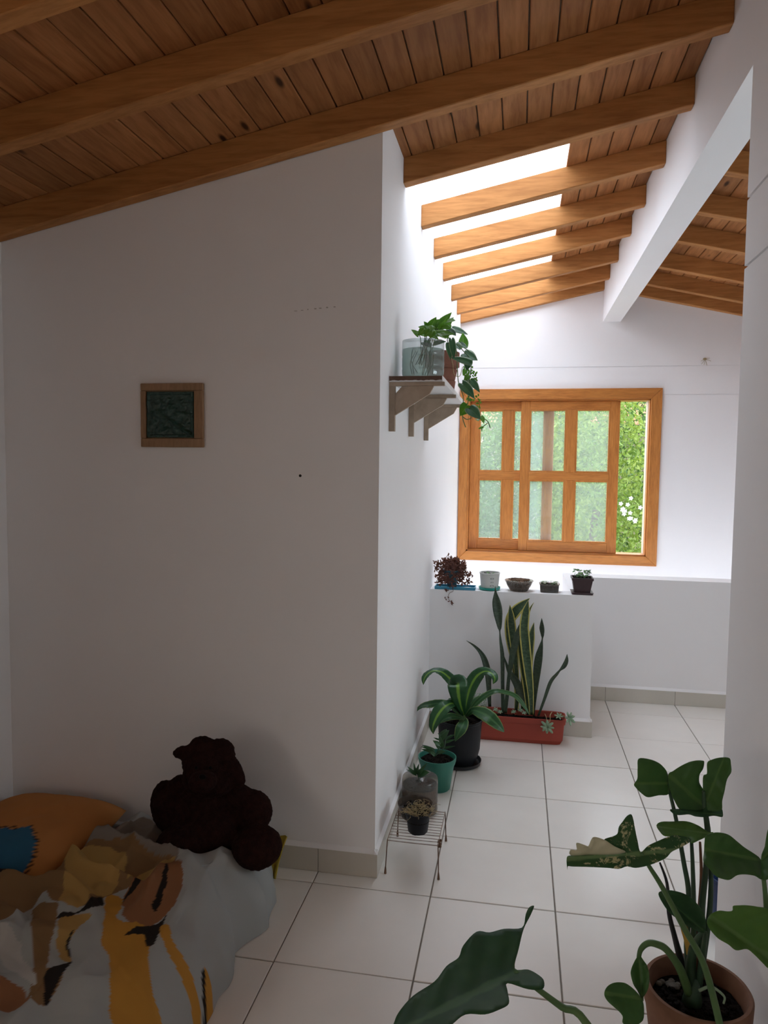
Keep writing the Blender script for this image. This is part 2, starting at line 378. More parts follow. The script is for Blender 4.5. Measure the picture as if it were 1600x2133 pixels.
# ================================================================== SETTING
XL, XR, YF, YB = -0.512, 0.650, 2.677, 6.30
ZL, SL = 2.786, 0.2063
XCOL2 = 0.79; ZBEAM = 2.775; YCOL = 2.385
XFL, YREAR, XFR = -2.075, -1.9, 2.7
def zraf(x): return ZL + SL*(x-XL)             # underside of the left rafters
def zdeck(x): return zraf(x) + .106            # underside of the left boards
def zrafR(x): return 3.002 - .226*(x-XCOL2)
def zdeckR(x): return zrafR(x) + .106
T = .45; TX0 = -0.2847; TY0 = 3.9398

# floor with its tiles
fl = MB()
fl.box(XFL-.1, XFR, YREAR-.1, 4.49, -.14, -.004); fl.box(.325, XFR, 4.49, 5.27, -.14, -.004)
floor = tag(obj('floor', fl, M['grout']), 'cream square ceramic tile floor with dark grout lines', 'floor', kind='structure')
REG = [(XFL, XL, .9, YF), (XL, XR, .9, 4.36), (XR, XCOL2, YCOL, 4.36), (XCOL2, XFR, 2.0, 4.36), (.445, XFR, 4.36, 5.09)]   # where floor shows
shared = {}
def lay_tiles():
    g = .0026
    for i in range(-5, 8):
        for j in range(-7, 8):
            cx0, cx1, cy0, cy1 = TX0+i*T+g, TX0+(i+1)*T-g, TY0-(j+1)*T+g, TY0-j*T-g
            ps = []
            for x0, x1, y0, y1 in REG:
                q = (max(cx0,x0), min(cx1,x1), max(cy0,y0), min(cy1,y1))
                if q[1]-q[0] > .004 and q[3]-q[2] > .004: ps.append(q)
            if not ps: continue
            ox, oy = (cx0+cx1)/2, (cy0+cy1)/2
            key = tuple(round(v-(ox if n < 2 else oy), 4) for q in ps for n, v in enumerate(q))
            if key not in shared:
                b = MB()
                for q in ps:
                    if len(ps) == 1: b.bbox(q[0]-ox, q[1]-ox, q[2]-oy, q[3]-oy, -.010, 0, .0016)
                    else: b.box(q[0]-ox, q[1]-ox, q[2]-oy, q[3]-oy, -.010, 0)
                me = b.mesh('tile'); me.materials.append(M['tile']); shared[key] = me
            o = bpy.data.objects.new('tile', shared[key]); COL.objects.link(o); o.parent = floor; o.location = (ox, oy, 0)
lay_tiles()
# floor below, in the stairwell
b = MB(); b.box(-.7, XFR+.1, 4.3, 6.5, -2.75, -2.6)
tag(obj('floor_lower', b, M['basetile']), 'lower landing at the bottom of the stairwell', 'floor', kind='structure')

# walls
b = MB(); b.prism([(XFL-.12,-.14),(XL,-.14),(XL,zdeck(XL)+.012),(XFL-.12,zdeck(XFL-.12)+.012)], 'y', YF, YF+.12)
wall_front = tag(obj('wall_front', b, M['plaster']), 'shaded white plaster wall behind the plush toy, with plaque', 'wall', kind='structure')
b = MB(); b.box(XL-.12, XL, YF+.12, YB+.15, -2.7, zdeck(XL)+.012)
wall_left = tag(obj('wall_left', b, M['plaster']), 'white corridor side wall under the skylight', 'wall', kind='structure')
# window wall with its opening and scored joint
b = MB()
WX0, WX1, WZ0, WZ1 = -.470, 1.090, .815, 2.195
yb2 = YB+.15
def roofz(x): return (zdeck(x) if x < .72 else zdeckR(x)) + .012
G0, G1 = 2.408, 2.413
b.box(XL, XFR, YB, yb2, -2.7, WZ0)
b.box(XL, WX0, YB, yb2, WZ0, WZ1); b.box(WX1, XFR, YB, yb2, WZ0, 2.180); b.box(WX1, XFR, YB+.004, yb2, 2.180, 2.183); b.box(WX1, XFR, YB, yb2, 2.183, WZ1)
b.box(XL, XFR, YB, yb2, WZ1, G0); b.box(XL, XFR, YB+.005, yb2, G0, G1)
b.prism([(XL,G1),(XFR,G1),(XFR,roofz(XFR)),(.72,roofz(.7201)),(.7199,roofz(.719)),(XL,roofz(XL))], 'y', YB, yb2)
wall_back = tag(obj('wall_back', b, M['plaster']), 'white far wall holding the wooden window', 'wall', kind='structure')
# column wall with two scored grooves, ridge beam in line with it
b = MB()
for z0, z1 in ((-.14, 2.186), (2.195, 2.386), (2.395, 3.2)): b.box(XR, XCOL2, YREAR, YCOL, z0, z1)
b.box(XR+.008, XCOL2-.008, YREAR, YCOL-.008, 2.1, 2.5)
wall_right = tag(obj('wall_right', b, M['plaster']), 'white wall end beside the foreground plant, with two grooves', 'wall', kind='structure')
b = MB(); b.box(XR, XCOL2, YCOL, YB, ZBEAM, 3.2)
tag(obj('beam', b, M['plaster']), 'white plastered ridge beam running to the far wall', 'beam', kind='structure')
# low walls round the stairwell
b = MB(); ZP = .84
b.prism([(XL,4.36),(.445,4.36),(.445,5.09),(XFR,5.09),(XFR,5.265),(.322,5.265),(.322,4.50),(XL,4.50)], 'z', -.14, ZP)
tag(obj('wall_parapet', b, M['plaster']), 'low white L-shaped parapet carrying the small pots', 'parapet', kind='structure')
# rooms around the camera
RW = (-1.70, .0, .90, 1.84)  # opening of the unseen window added to light the near room
b = MB(); b.box(XFL-.12, XFL, YREAR, YF, -.14, RW[2]); b.box(XFL-.12, XFL, YREAR, YF, RW[3], zdeck(XFL)+.02)
b.box(XFL-.12, XFL, YREAR, RW[0], RW[2], RW[3]); b.box(XFL-.12, XFL, RW[1], YF, RW[2], RW[3])
tag(obj('wall_far_left', b, M['plaster']), 'white side wall beside the floor bed', 'wall', kind='structure')
b = MB(); b.prism([(XFL-.12,-.14),(XFR,-.14),(XFR,zdeckR(XFR)+.01),(.72,3.2),(XFL-.12,zdeck(XFL-.12)+.01)], 'y', YREAR-.12, YREAR)
tag(obj('wall_rear', b, M['plaster']), 'white wall behind the viewpoint', 'wall', kind='structure')
SW = (1.7, 3.05, .85, 2.1)  # opening of the unseen window added for light from the right
b = MB(); xr0, xr1 = XFR, XFR+.12
b.box(xr0, xr1, YREAR, YB+.15, -2.7, SW[2]); b.box(xr0, xr1, YREAR, SW[0], SW[2], SW[3]); b.box(xr0, xr1, SW[1], YB+.15, SW[2], SW[3]); b.box(xr0, xr1, YREAR, YB+.15, SW[3], zdeckR(XFR)+.05)
tag(obj('wall_far_right', b, M['plaster']), 'white wall on the far side of the right-hand room', 'wall', kind='structure')

# skirting: pieces aligned with the floor joints and a white caulk line on top
def skirting(name, label, p0, p1, nrm, h=.093, t=.012):
    root = tag(empty(name), label, 'baseboard', kind='structure')
    p0, p1 = Vector(p0), Vector(p1); d = (p1-p0); L = d.length; d.normalize(); n = Vector(nrm)
    ax = 0 if abs(d.x) > .5 else 1; o0 = TX0 if ax == 0 else TY0
    cuts = [0.0]; lo, hi = sorted((p0[ax], p1[ax])); s = 1 if d[ax] > 0 else -1
    js = sorted([o0+k*T for k in range(-12, 12) if lo+.02 < o0+k*T < hi-.02], reverse=(s < 0))
    cuts += [abs(j-p0[ax]) for j in js] + [L]
    for a, c in zip(cuts, cuts[1:]):
        q = [p0+d*(a+.001), p0+d*(c-.001)]
        vs = []
        for z in (0.001, h):
            for pt, k in ((q[0], t), (q[1], t), (q[1], 0), (q[0], 0)):
                w = pt + n*k; vs.append((w.x, w.y, z))
        bb = MB(); bb.hexa(vs); obj('tile', bb, M['basetile'], root)
    bb = MB(); vs = []
    for pt in (p0, p1):
        for k, z in ((0, h), (t-.001, h), (t-.003, h+.004), (0, h+.017)):
            w = pt + n*k; vs.append((w.x, w.y, z))
    bb.add(vs, [(0,1,2,3),(7,6,5,4),(0,4,5,1),(1,5,6,2),(2,6,7,3),(3,7,4,0)])
    obj('caulk_strip', bb, M['plaster'], root)
    return root
skirting('baseboard_front', 'cream tile skirting under the shaded wall', (XFL+.01,YF,0), (XL+.012,YF,0), (0,-1,0))
skirting('baseboard_left', 'cream tile skirting along the corridor side wall', (XL,YF-.012,0), (XL,4.36,0), (1,0,0))
skirting('baseboard_parapet', 'cream tile skirting along the near low wall behind the red planter', (XL+.014,4.36,0), (.445+.012,4.36,0), (0,-1,0))
skirting('baseboard_parapet_side', 'cream tile skirting round the corner of the low wall', (.445,4.36-.011,0), (.445,5.09,0), (1,0,0))
skirting('baseboard_parapet_far', 'cream tile skirting along the farther low wall', (.445+.013,5.09,0), (XFR,5.09,0), (0,-1,0))

# ceiling: deck above, boards and rafters as pieces
SKX = 0.190; SKY0 = 3.19
deck = MB()
def slab(x0, x1, y0, y1, zf, off=.014, th=.04):
    deck.hexa([(x0,y0,zf(x0)+off),(x1,y0,zf(x1)+off),(x1,y1,zf(x1)+off),(x0,y1,zf(x0)+off),
               (x0,y0,zf(x0)+off+th),(x1,y0,zf(x1)+off+th),(x1,y1,zf(x1)+off+th),(x0,y1,zf(x0)+off+th)])
slab(XFL-.15, .72, YREAR-.15, SKY0, zdeck); slab(SKX+.012, .72, SKY0, YB+.4, zdeck)
slab(XL-.3, XL-.02, SKY0, YB+.4, zdeck)
slab(.70, XFR+.15, YREAR-.15, YB+.4, zdeckR)
ceiling = tag(obj('ceiling', deck, M['grout']), 'sloping pine board ceiling with exposed rafters meeting at a white beam', 'ceiling', kind='structure')
def board(x0, x1, y0, y1, zf):
    bb = MB(); g = .0022; x0 += g; x1 -= g; yc = (y0+y1)/2; xc = (x0+x1)/2; z0 = zf(xc)
    j = random.uniform(-.0012, .0012)
    lo = lambda x: zf(x)+j-z0
    c = .003
    pr = [(x0-xc, lo(x0)+c), (x0+c-xc, lo(x0+c)), (x1-c-xc, lo(x1-c)), (x1-xc, lo(x1)+c), (x1-xc, lo(x1)+.0135), (x0-xc, lo(x0)+.0135)]
    bb.prism(pr, 'y', y0-yc, y1-yc)
    o = obj('plank', bb, M['plank'], ceiling); o.location = (xc, yc, z0); return o
BW = .0955
x = SKX
while x < XR - .01:
    board(x, min(x+BW, XR), -.2, YB, zdeck); x += BW
x = SKX
while x > XFL:
    x0 = max(x-BW, XFL)
    board(x0, x, -.2, SKY0 if x0 > XL-.02 else (SKY0 if x > XL else YF), zdeck); x -= BW
x = XCOL2
while x < XFR - .02:
    board(x, min(x+BW, XFR), 1.2, YB, zdeckR); x += BW
RAF = [.55, 1.09, 1.60, 2.07, 2.615, 3.155, 3.73, 4.28, 4.80, 5.39, 5.88, 6.245]
def rafter(x0, x1, y0, zf, th=.058, rz=.107):
    bb = MB(); xc = (x0+x1)/2; z0 = zf(xc); w = th if y0 < 6.2 else YB-6.245
    lo = [(x0-xc, zf(x0)-z0), (x1-xc, zf(x1)-z0)]
    bb.hexa([(lo[0][0],0,lo[0][1]),(lo[1][0],0,lo[1][1]),(lo[1][0],w,lo[1][1]),(lo[0][0],w,lo[0][1]),
             (lo[0][0],0,lo[0][1]+rz),(lo[1][0],0,lo[1][1]+rz),(lo[1][0],w,lo[1][1]+rz),(lo[0][0],w,lo[0][1]+rz)])
    o = obj('rafter', bb, M['rafter'], ceiling); o.location = (xc, y0, z0)
    bv = o.modifiers.new('edge', 'BEVEL'); bv.width = .003; bv.segments = 1
    return o
for y in RAF:
    rafter(XFL if y < 2.7 else XL, XR, y, zraf)
    if y > 1.5: rafter(XCOL2, XFR, y, zrafR)

# skylight sheets between the rafters
sky = tag(empty('window_2'), 'white translucent roof skylight between the rafters', 'skylight', kind='structure')
ys = [SKY0] + [y+.029 for y in RAF if y > 3.3 and y < 6.2] + [YB+.1]
for a, c in zip(ys, ys[1:]):
    bb = MB(); x0, x1 = XL-.015, SKX+.010
    bb.hexa([(x0,a,zdeck(x0)+.016),(x1,a,zdeck(x1)+.016),(x1,c-.002,zdeck(x1)+.016),(x0,c-.002,zdeck(x0)+.016),
             (x0,a,zdeck(x0)+.020),(x1,a,zdeck(x1)+.020),(x1,c-.002,zdeck(x1)+.020),(x0,c-.002,zdeck(x0)+.020)])
    obj('pane', bb, M['skypane'], sky)

# window
win = tag(empty('window_1'), 'orange-brown wooden sliding window with small panes, one side open', 'window', kind='structure')
FX0, FX1, FZ0, FZ1 = XL+.006, 1.133, .775, 2.233
def mitre(name, pts, y0, y1, mt):
    bb = MB(); bb.prism(pts, 'y', y0, y1); o = obj(name, bb, mt, win); bv = o.modifiers.new('edge','BEVEL'); bv.width = .003; bv.segments = 1; return o
a = .085; y0, y1 = YB-.022, YB+.0
IX0, IX1, IZ0, IZ1 = FX0+a-.012, FX1-a, FZ0+.078, FZ1-.085
mitre('frame_board', [(FX0,FZ1),(FX1,FZ1),(IX1,IZ1),(IX0,IZ1)], y0, y1, M['teak_h'])
mitre('frame_board', [(FX0,FZ0),(IX0,IZ0),(IX1,IZ0),(FX1,FZ0)], y0, y1, M['teak_h'])
mitre('frame_board', [(FX0,FZ0),(FX0,FZ1),(IX0,IZ1),(IX0,IZ0)], y0, y1, M['teak_v'])
mitre('frame_board', [(FX1,FZ0),(IX1,IZ0),(IX1,IZ1),(FX1,FZ1)], y0, y1, M['teak_v'])
# jamb lining in the wall thickness
def jam(x0,x1,z0,z1,mt):
    bb = MB(); bb.box(x0,x1,YB,YB+.15,z0,z1); return obj('jamb', bb, mt, win)
jam(IX0,IX1,IZ1-.012,WZ1,M['teak_h']); jam(IX0,IX1,WZ0,IZ0+.012,M['teak_h'])
jam(WX0,IX0+.012,WZ0,WZ1,M['teak_v']); jam(IX1-.010,WX1,WZ0,WZ1,M['teak_v'])
bb = MB(); bb.box(IX1-.0125, IX1-.0102, YB+.05, YB+.148, IZ0+.013, IZ1-.013); obj('weather_strip', bb, M['strip'], win)
def sash(x0, x1, y, cols, lab):
    """stiles, rails and glazing bars joined into one sash, with four panes"""
    z0, z1 = IZ0+.013, IZ1-.013; s = .075; zm0, zm1 = 1.4725, 1.5375; t = .034
    root = empty('sash'); root.parent = win
    def bar(name, xa, xb, za, zb, mt, yy=0, tt=t):
        bb = MB(); bb.box(xa, xb, y-tt/2+yy, y+tt/2+yy, za, zb); o = obj(name, bb, mt, root)
        bv = o.modifiers.new('edge','BEVEL'); bv.width = .003; bv.segments = 1
    bar('stile', x0, x0+s, z0, z1, M['teak_v']); bar('stile', x1-s, x1, z0, z1, M['teak_v'])
    bar('rail', x0+s, x1-s, z0, z0+.082, M['teak_h']); bar('rail', x0+s, x1-s, z1-.068, z1, M['teak_h'])
    bar('rail', x0+s, x1-s, zm0, zm1, M['teak_h'], 0, t-.003)
    bar('glazing_bar', cols[0], cols[1], z0+.082, zm0, M['teak_v'], 0, t-.005); bar('glazing_bar', cols[0], cols[1], zm1, z1-.068, M['teak_v'], 0, t-.005)
    for xa, xb in ((x0+s, cols[0]), (cols[1], x1-s)):
        for za, zb in ((z0+.082, zm0), (zm1, z1-.068)):
            k = .013
            bd = MB()   # glazing bead round the pane
            for q in ((xa,xb,za,za+k),(xa,xb,zb-k,zb),(xa,xa+k,za+k,zb-k),(xb-k,xb,za+k,zb-k)): bd.box(q[0],q[1],y-.012,y+.012,q[2],q[3])
            obj('glazing_bead', bd, M['teak_v'], root)
            bb = MB(); bb.box(xa+k-.003, xb-k+.003, y-.002, y+.002, za+k-.003, zb-k+.003); obj('pane', bb, M['pane'], root)
    return root
sash(IX0+.0135, .285, YB+.098, (-.136, -.054), 'back')
sash(.008, .815, YB+.050, (.385, .462), 'front')

# two unseen windows, added to bring fill light into the rooms
def fill_window(name, label, a0, a1, z0, z1, axis, w, glass):
    root = tag(empty(name), label, 'window', kind='structure'); d = .05
    def bar(n_, p, q, za, zb, mt, t_=.03):
        bb = MB()
        if axis == 'x': bb.box(p, q, w-t_, w+t_, za, zb)
        else: bb.box(w-t_, w+t_, p, q, za, zb)
        return obj(n_, bb, mt, root)
    for q in ((a0,a1,z0,z0+d),(a0,a1,z1-d,z1)): bar('rail', *q, M['teak_h'])
    for p in (a0, (a0+a1)/2-d/2, a1-d): bar('stile', p, p+d, z0+d, z1-d, M['teak_v'])
    for p, q in ((a0+d,(a0+a1)/2-d/2),((a0+a1)/2+d/2,a1-d)): bar('pane', p, q, z0+d, z1-d, glass, .002)
fill_window('fill_window_left', 'added fill-light window in the side wall beside the viewpoint', RW[0], RW[1], RW[2], RW[3], 'y', XFL-.06, M['warm_fill_pane'])
fill_window('fill_window_right', 'added fill-light window of the room past the wall end', SW[0], SW[1], SW[2], SW[3], 'y', XFR+.06, M['pane'])

# ------------------------------------------------------------------ small marks on the walls
b = MB(); b.lathe([(.0055,0),(.0055,.0006),(.0,.0006)], (0,0,0), 12); o = obj('nail_hole', b, M['dark'], wall_front); o.rotation_euler = (math.radians(90),0,0); o.location = (-.817, YF, 1.544)
b = MB()
for k in range(7):
    x = -.84 + k*.024 + random.uniform(-.006,.006); w = random.uniform(.004,.011); z = 2.160+.012*k/7
    b.box(x, x+w, YF-.0007, YF, z, z+random.uniform(.002,.005))
obj('scuff_marks', b, M['scuff'], wall_front)
b = MB(); c = (1.448, YB-.004, 2.462)
b.ell(c, (.014,.008,.010))
for an in (-150,-120,-95,-70,-20,10): 
    L = random.uniform(.03,.055); b.tube([c, (c[0]+L*.6*math.cos(math.radians(an)), YB-.012, c[2]+L*.6*math.sin(math.radians(an))), (c[0]+L*math.cos(math.radians(an)), YB-.002, c[2]+L*math.sin(math.radians(an)))], .0012, 5)
tag(obj('dried_plant_tuft', b, M['dry']), 'tiny tan dried tuft stuck high on the far wall', 'tuft')

# ================================================================== THINGS
# ------------------------------------------------------------------ leaf builders
def strip(pts, hw, face, n=5, fold=.12, sub=5, wav=0.0):
    """a strap leaf: midrib points, half widths, direction the upper side faces"""
    rows = crom([(*p, w) for p, w in zip(pts, hw)], sub); N = len(rows); grid = []; uvs = []
    P = [Vector(r[:3]) for r in rows]; face = Vector(face)
    for i, p in enumerate(P):
        t = (P[min(i+1,N-1)]-P[max(i-1,0)]).normalized(); s = t.cross(face)
        s = s.normalized() if s.length > 1e-4 else Vector((1,0,0)); nn = s.cross(t)
        w = max(rows[i][3], .0004); row = []
        for k in range(n):
            u = -1 + 2*k/(n-1)
            row.append(p + s*(w*u) + nn*(w*fold*abs(u) + wav*w*math.sin(i*1.7+k)*abs(u)))
            uvs.append(((u+1)/2, i/(N-1)))
        grid.append(row)
    b = MB(); b.sheet(grid, uvs); return b
def straps(path, y0, dy=0, scale=1, ox=0, oy=0):
    """picture-plane path [(cx,cy,halfwidth[,depth offset])] -> midrib and half widths in metres"""
    pts, hw = [], []
    for i, q in enumerate(path):
        y = y0 + (q[3] if len(q) > 3 else dy*i/(len(path)-1))
        pts.append(at(ox+q[0]/scale, oy+q[1]/scale, y=y)); hw.append(q[2]/scale*y/F)
    return pts, hw
def heart(base, tip, w, face, droop=.1, n=9, name='leaf'):
    """heart-shaped leaf from stalk end to tip"""
    base, tip, face = Vector(base), Vector(tip), Vector(face).normalized(); L = (tip-base).length; t = (tip-base).normalized()
    s = t.cross(face).normalized(); nn = s.cross(t); grid = []; uvs = []
    prof = [(-.10,.36),(-.04,.66),(.08,.90),(.22,1.0),(.38,.95),(.54,.80),(.70,.57),(.85,.30),(1.0,.02)]
    for i, (v, ww) in enumerate(prof):
        row = []
        for k in range(7):
            u = -1 + 2*k/6; vv = v - (.10*abs(u) if i < 3 else 0) + (.10*(1-abs(u)) if i == 0 else 0)
            row.append(base + t*(L*max(vv,-.13)) + s*(w*ww*u) + nn*(w*.12*abs(u)**1.3*ww - droop*L*v*v)); uvs.append(((u+1)/2, max(v,0)))
        grid.append(row)
    b = MB(); b.sheet(grid, uvs); return b
def traced(poly, y0, gx=0, gy=0, c=None, mid=None, fold=.0, curl=0, ox=0, oy=0, scale=1, step=7, rough=.004, seed=0):
    """broad leaf from its outline; the blade lies on a plane tilted in depth (metres per pixel) and is cupped about the midrib"""
    P = [(ox+x/scale, oy+y/scale) for x, y in crom([tuple(map(float, p)) for p in poly], 4, True)]
    xs = [p[0] for p in P]; ys = [p[1] for p in P]; c = (ox+c[0]/scale, oy+c[1]/scale) if c else (sum(xs)/len(xs), sum(ys)/len(ys))
    def inside(x, y):
        r = False; j = len(P)-1
        for i in range(len(P)):
            if (P[i][1] > y) != (P[j][1] > y) and x < (P[j][0]-P[i][0])*(y-P[i][1])/(P[j][1]-P[i][1])+P[i][0]: r = not r
            j = i
        return r
    pts = [Vector(p) for p in P]; nb = len(pts); y = min(ys)+step/2; r = 0
    while y < max(ys):
        x = min(xs) + (step/2 if r % 2 else 0)
        while x < max(xs):
            if inside(x, y) and min((x-p[0])**2+(y-p[1])**2 for p in P) > (step*.55)**2: pts.append(Vector((x, y)))
            x += step
        y += step; r += 1
    vs, es, fs, *_ = delaunay_2d_cdt(pts, [(i, (i+1) % nb) for i in range(nb)], [list(range(nb))], 1, 1e-4)
    m0, m1 = [(ox+p[0]/scale, oy+p[1]/scale) for p in (mid or ((xs[0],ys[0]),(xs[1],ys[1])))]
    ml = math.hypot(m1[0]-m0[0], m1[1]-m0[1]) or 1; md = ((m1[0]-m0[0])/ml, (m1[1]-m0[1])/ml)
    span = max(abs((x-m0[0])*md[1]-(y-m0[1])*md[0]) for x, y in P) or 1
    out, uvs = [], []
    for v in vs:
        ac = (v.x-m0[0])*md[1]-(v.y-m0[1])*md[0]; al = ((v.x-m0[0])*md[0]+(v.y-m0[1])*md[1])/ml
        rib = math.sin(al*26 + abs(ac)/span*7)*.0022*min(1, abs(ac)/span*3)
        yy = y0 + gx*(v.x-c[0]) + gy*(v.y-c[1]) - fold*abs(ac)/span + curl*al*al + rib + rough*noise.noise((v.x*.03, v.y*.03, seed))
        out.append(at(v.x, v.y, y=yy)); uvs.append((.5+.5*ac/span, al))
    b = MB(); b.add(out, [tuple(f) for f in fs], uvs); return b
def stalk(path, y0, r0, r1, ox=0, oy=0, scale=1, n=8):
    pts = [at(ox+q[0]/scale, oy+q[1]/scale, y=y0+(q[2] if len(q) > 2 else 0)) for q in path]
    pts = [Vector(p) for p in crom([tuple(p) for p in pts], 5)]; N = len(pts)
    b = MB(); b.tube(pts, [r0+(r1-r0)*i/(N-1) for i in range(N)], n); return b
def soilmb(c, r, n=28, h=.006, sy=1.0):
    b = MB(); vs = [(c[0], c[1], c[2]+h)]; fs = []; R = 5
    for i in range(1, R+1):
        for k in range(n):
            a = k*2*math.pi/n; rr = r*i/R
            vs.append((c[0]+rr*math.cos(a), c[1]+rr*sy*math.sin(a), c[2]+h*noise.noise((rr*60+c[0]*9, a*3, c[1]*7))+h*(1-i/R)))
    fs += [(0, 1+k, 1+(k+1) % n) for k in range(n)]
    for i in range(R-1):
        for k in range(n):
            a, d = 1+i*n+k, 1+i*n+(k+1) % n; fs.append((a, a+n, d+n, d))
    b.add(vs, fs); b.lathe([(r*.985, -.02), (r, 0)], c, n, sy=sy); return b
def clods(b, c, r, k, s=.006, sy=1.0):
    for _ in range(k):
        a, q = random.uniform(0, 6.28), r*math.sqrt(random.random())*.92; ss = s*random.uniform(.5, 1.2)
        b.ell((c[0]+q*math.cos(a), c[1]+q*sy*math.sin(a), c[2]+.003), (ss, ss*random.uniform(.7,1.2), ss*.7), n=6, m=4)

# ------------------------------------------------------------------ green relief plaque
t = thing('wall_plaque', 'small square wood-framed plaque with dark green leaf relief on the shaded wall', 'plaque')
px0, px1, pz0, pz1 = -1.462, -1.203, 1.648, 1.895
yp = YF-.002
b = MB(); w = .030
for q in ((px0,px1,pz0,pz0+.034),(px0,px1,pz1-.028,pz1),(px0,px0+.022,pz0+.034,pz1-.028),(px1-.036,px1,pz0+.034,pz1-.028)): b.bbox(q[0],q[1],yp-.017,yp,q[2],q[3],.002)
b.box(px0+.02,px1-.03,yp-.006,yp,pz0+.03,pz1-.02)
obj('frame', b, M['framewood'], t)
gx0, gx1, gz0, gz1 = px0+.0225, px1-.0365, pz0+.0345, pz1-.0285; N = 90; grid = []
def leafrelief(u, v):
    x, z = (u-.48), (v-.42); r = math.hypot(x, z); a = math.atan2(z, x)
    lob = .30*(1+.28*math.sin(5*a+.6)); h = 0
    if r < lob: h = .010*(1-(r/lob)**4)*(.55+.45*abs(math.sin(2.5*a+.3)))
    h += .0035*noise.noise((u*9, v*9, 3)) + .002*noise.noise((u*25, v*25, 7))
    e = min(u, 1-u, v, 1-v); h += .006 if .02 < e < .075 else 0
    d = abs((u-.62)-(v-.30)*-1.3)*.6
    if d < .05 and u > .45 and v < .45: h += .008*(1-d/.05)
    return h - (.010 if e < .012 else 0)
for i in range(N+1):
    grid.append([(gx0+(gx1-gx0)*k/N, yp-.010-leafrelief(k/N, i/N), gz0+(gz1-gz0)*i/N) for k in range(N+1)])
b = MB(); b.sheet(grid); obj('relief_tile', b, M['glaze'], t, smooth=True)

# ------------------------------------------------------------------ shelf
t = thing('wall_shelf', 'white wall shelf with dark chipped edge on three wooden triangular brackets', 'shelf')
SZ = 1.938; SX1 = -.300
b = MB(); b.box(XL+.001, SX1, 2.862, 4.02, SZ-.022, SZ, 0)
o = obj('shelf_board', b, M['whitemel'], t)
b = MB(); rows = [[], []]
for i in range(61):
    x = XL+.002+(SX1-XL-.004)*i/60; lo = SZ-.017+.004*noise.noise((x*60, 1, 2))
    rows[0].append((x, 2.8605, lo)); rows[1].append((x, 2.8605, SZ-.0005))
b.sheet(rows); b.box(XL+.002, SX1-.002, 2.8607, 2.8625, SZ-.016, SZ-.001); obj('worn_edge', b, M['darkedge'], o)
for yb_ in (2.868, 3.395, 3.955):
    br = empty('bracket'); br.parent = t; w = .024
    b = MB(); b.box(XL+.001, XL+.024, yb_, yb_+w, 1.722, 1.900); obj('upright', b, M['shelfwood'], br)
    b = MB(); b.box(XL+.001, -.293, yb_, yb_+w, 1.900, SZ-.0225); obj('arm', b, M['shelfwood'], br)
    b = MB(); b.prism([(XL+.024,1.785),(XL+.024,1.868),(XL+.052,1.8995),(-.335,1.8995),(-.352,1.868)], 'y', yb_+.003, yb_+w-.003); obj('brace', b, M['shelfwood'], br)

# clear tub of water with pothos cuttings
t = thing('water_planter', 'cut clear plastic bottle of water with leafy pothos cuttings on the shelf', 'planter')
c = (-.404, 3.065, SZ+.0005); r = .088
rib = lambda a, v: 1 + .010*math.sin(v*40)
b = MB(); b.lathe([(r*.80,0),(r*.93,.010),(r*.99,.028),(r,.045),(r*.985,.052),(r,.060),(r,.095),(r*.985,.101),(r,.107),(r,.122),(r,.148),(r*.99,.166)], c, 40)
ob = obj('container', b, M['clearplastic'], t, smooth=True); solid(ob, .0012)
b = MB(); b.lathe([(.001,.003),(r*.79,.003),(r*.915,.012),(r*.975,.030),(r*.982,.045),(r*.982,.130),(.001,.130)], c, 40); obj('water', b, M['water'], t, smooth=True, angle=40)
b = MB()
for k in range(9):
    a = random.uniform(0,6.28); q = random.uniform(.01,.05)
    p = [(c[0]+q*math.cos(a), c[1]+q*math.sin(a), SZ+.13), (c[0]+q*1.3*math.cos(a+.4), c[1]+q*math.sin(a+.4), SZ+.08), (c[0]+q*math.cos(a+.9), c[1]+q*1.2*math.sin(a+.9), SZ+.03)]
    b.tube(crom(p,4), .0016, 5)
obj('roots', b, M['petiole'], t)['kind'] = 'stuff'
# pothos leaves: (base x,y) (tip x,y) half-width, depth, shade  in the 6.667x crop of the shelf corner
def px(cx, cy): return 800+cx/6.667, 620+cy/6.667
def pleaf(root, bx, by, tx, ty, w, y, shade='poth', face=(.25,-.75,.6), dy=.02):
    p0 = at(*px(bx,by), y=y); p1 = at(*px(tx,ty), y=y-dy)
    o = solid(obj('leaf', heart(p0, p1, 1.22*w/6.667*y/F, face, .08), M[shade], root, smooth=True), .0008); return o
L1 = [(640,440,720,270,60,3.05,'poth'),(760,420,930,200,62,3.10,'poth'),(840,430,850,310,80,3.02,'poth'),(880,330,990,310,45,3.00,'poth'),
      (600,440,480,400,48,3.03,'poth'),(620,400,650,470,52,2.99,'poth'),(470,520,385,440,40,3.00,'poth'),(560,510,420,470,40,2.98,'poth'),
      (620,500,760,570,45,2.96,'poth'),(720,500,980,490,60,2.97,'poth'),(560,470,700,480,42,2.97,'poth'),(700,440,590,400,46,3.00,'poth'),
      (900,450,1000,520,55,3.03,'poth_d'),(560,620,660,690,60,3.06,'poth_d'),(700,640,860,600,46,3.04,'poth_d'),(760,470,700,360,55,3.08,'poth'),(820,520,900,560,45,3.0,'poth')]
L1 += [(560,440,480,520,48,2.96,'poth'),(640,460,560,540,46,2.95,'poth'),(700,400,780,300,58,3.06,'poth'),(800,420,920,400,52,3.0,'poth'),(680,470,640,560,44,2.95,'poth'),(780,500,860,560,50,2.96,'poth'),(600,420,560,330,44,3.05,'poth'),(860,400,960,270,46,3.05,'poth')]
for q in L1: pleaf(t, *q[:6], q[6])
b = MB()
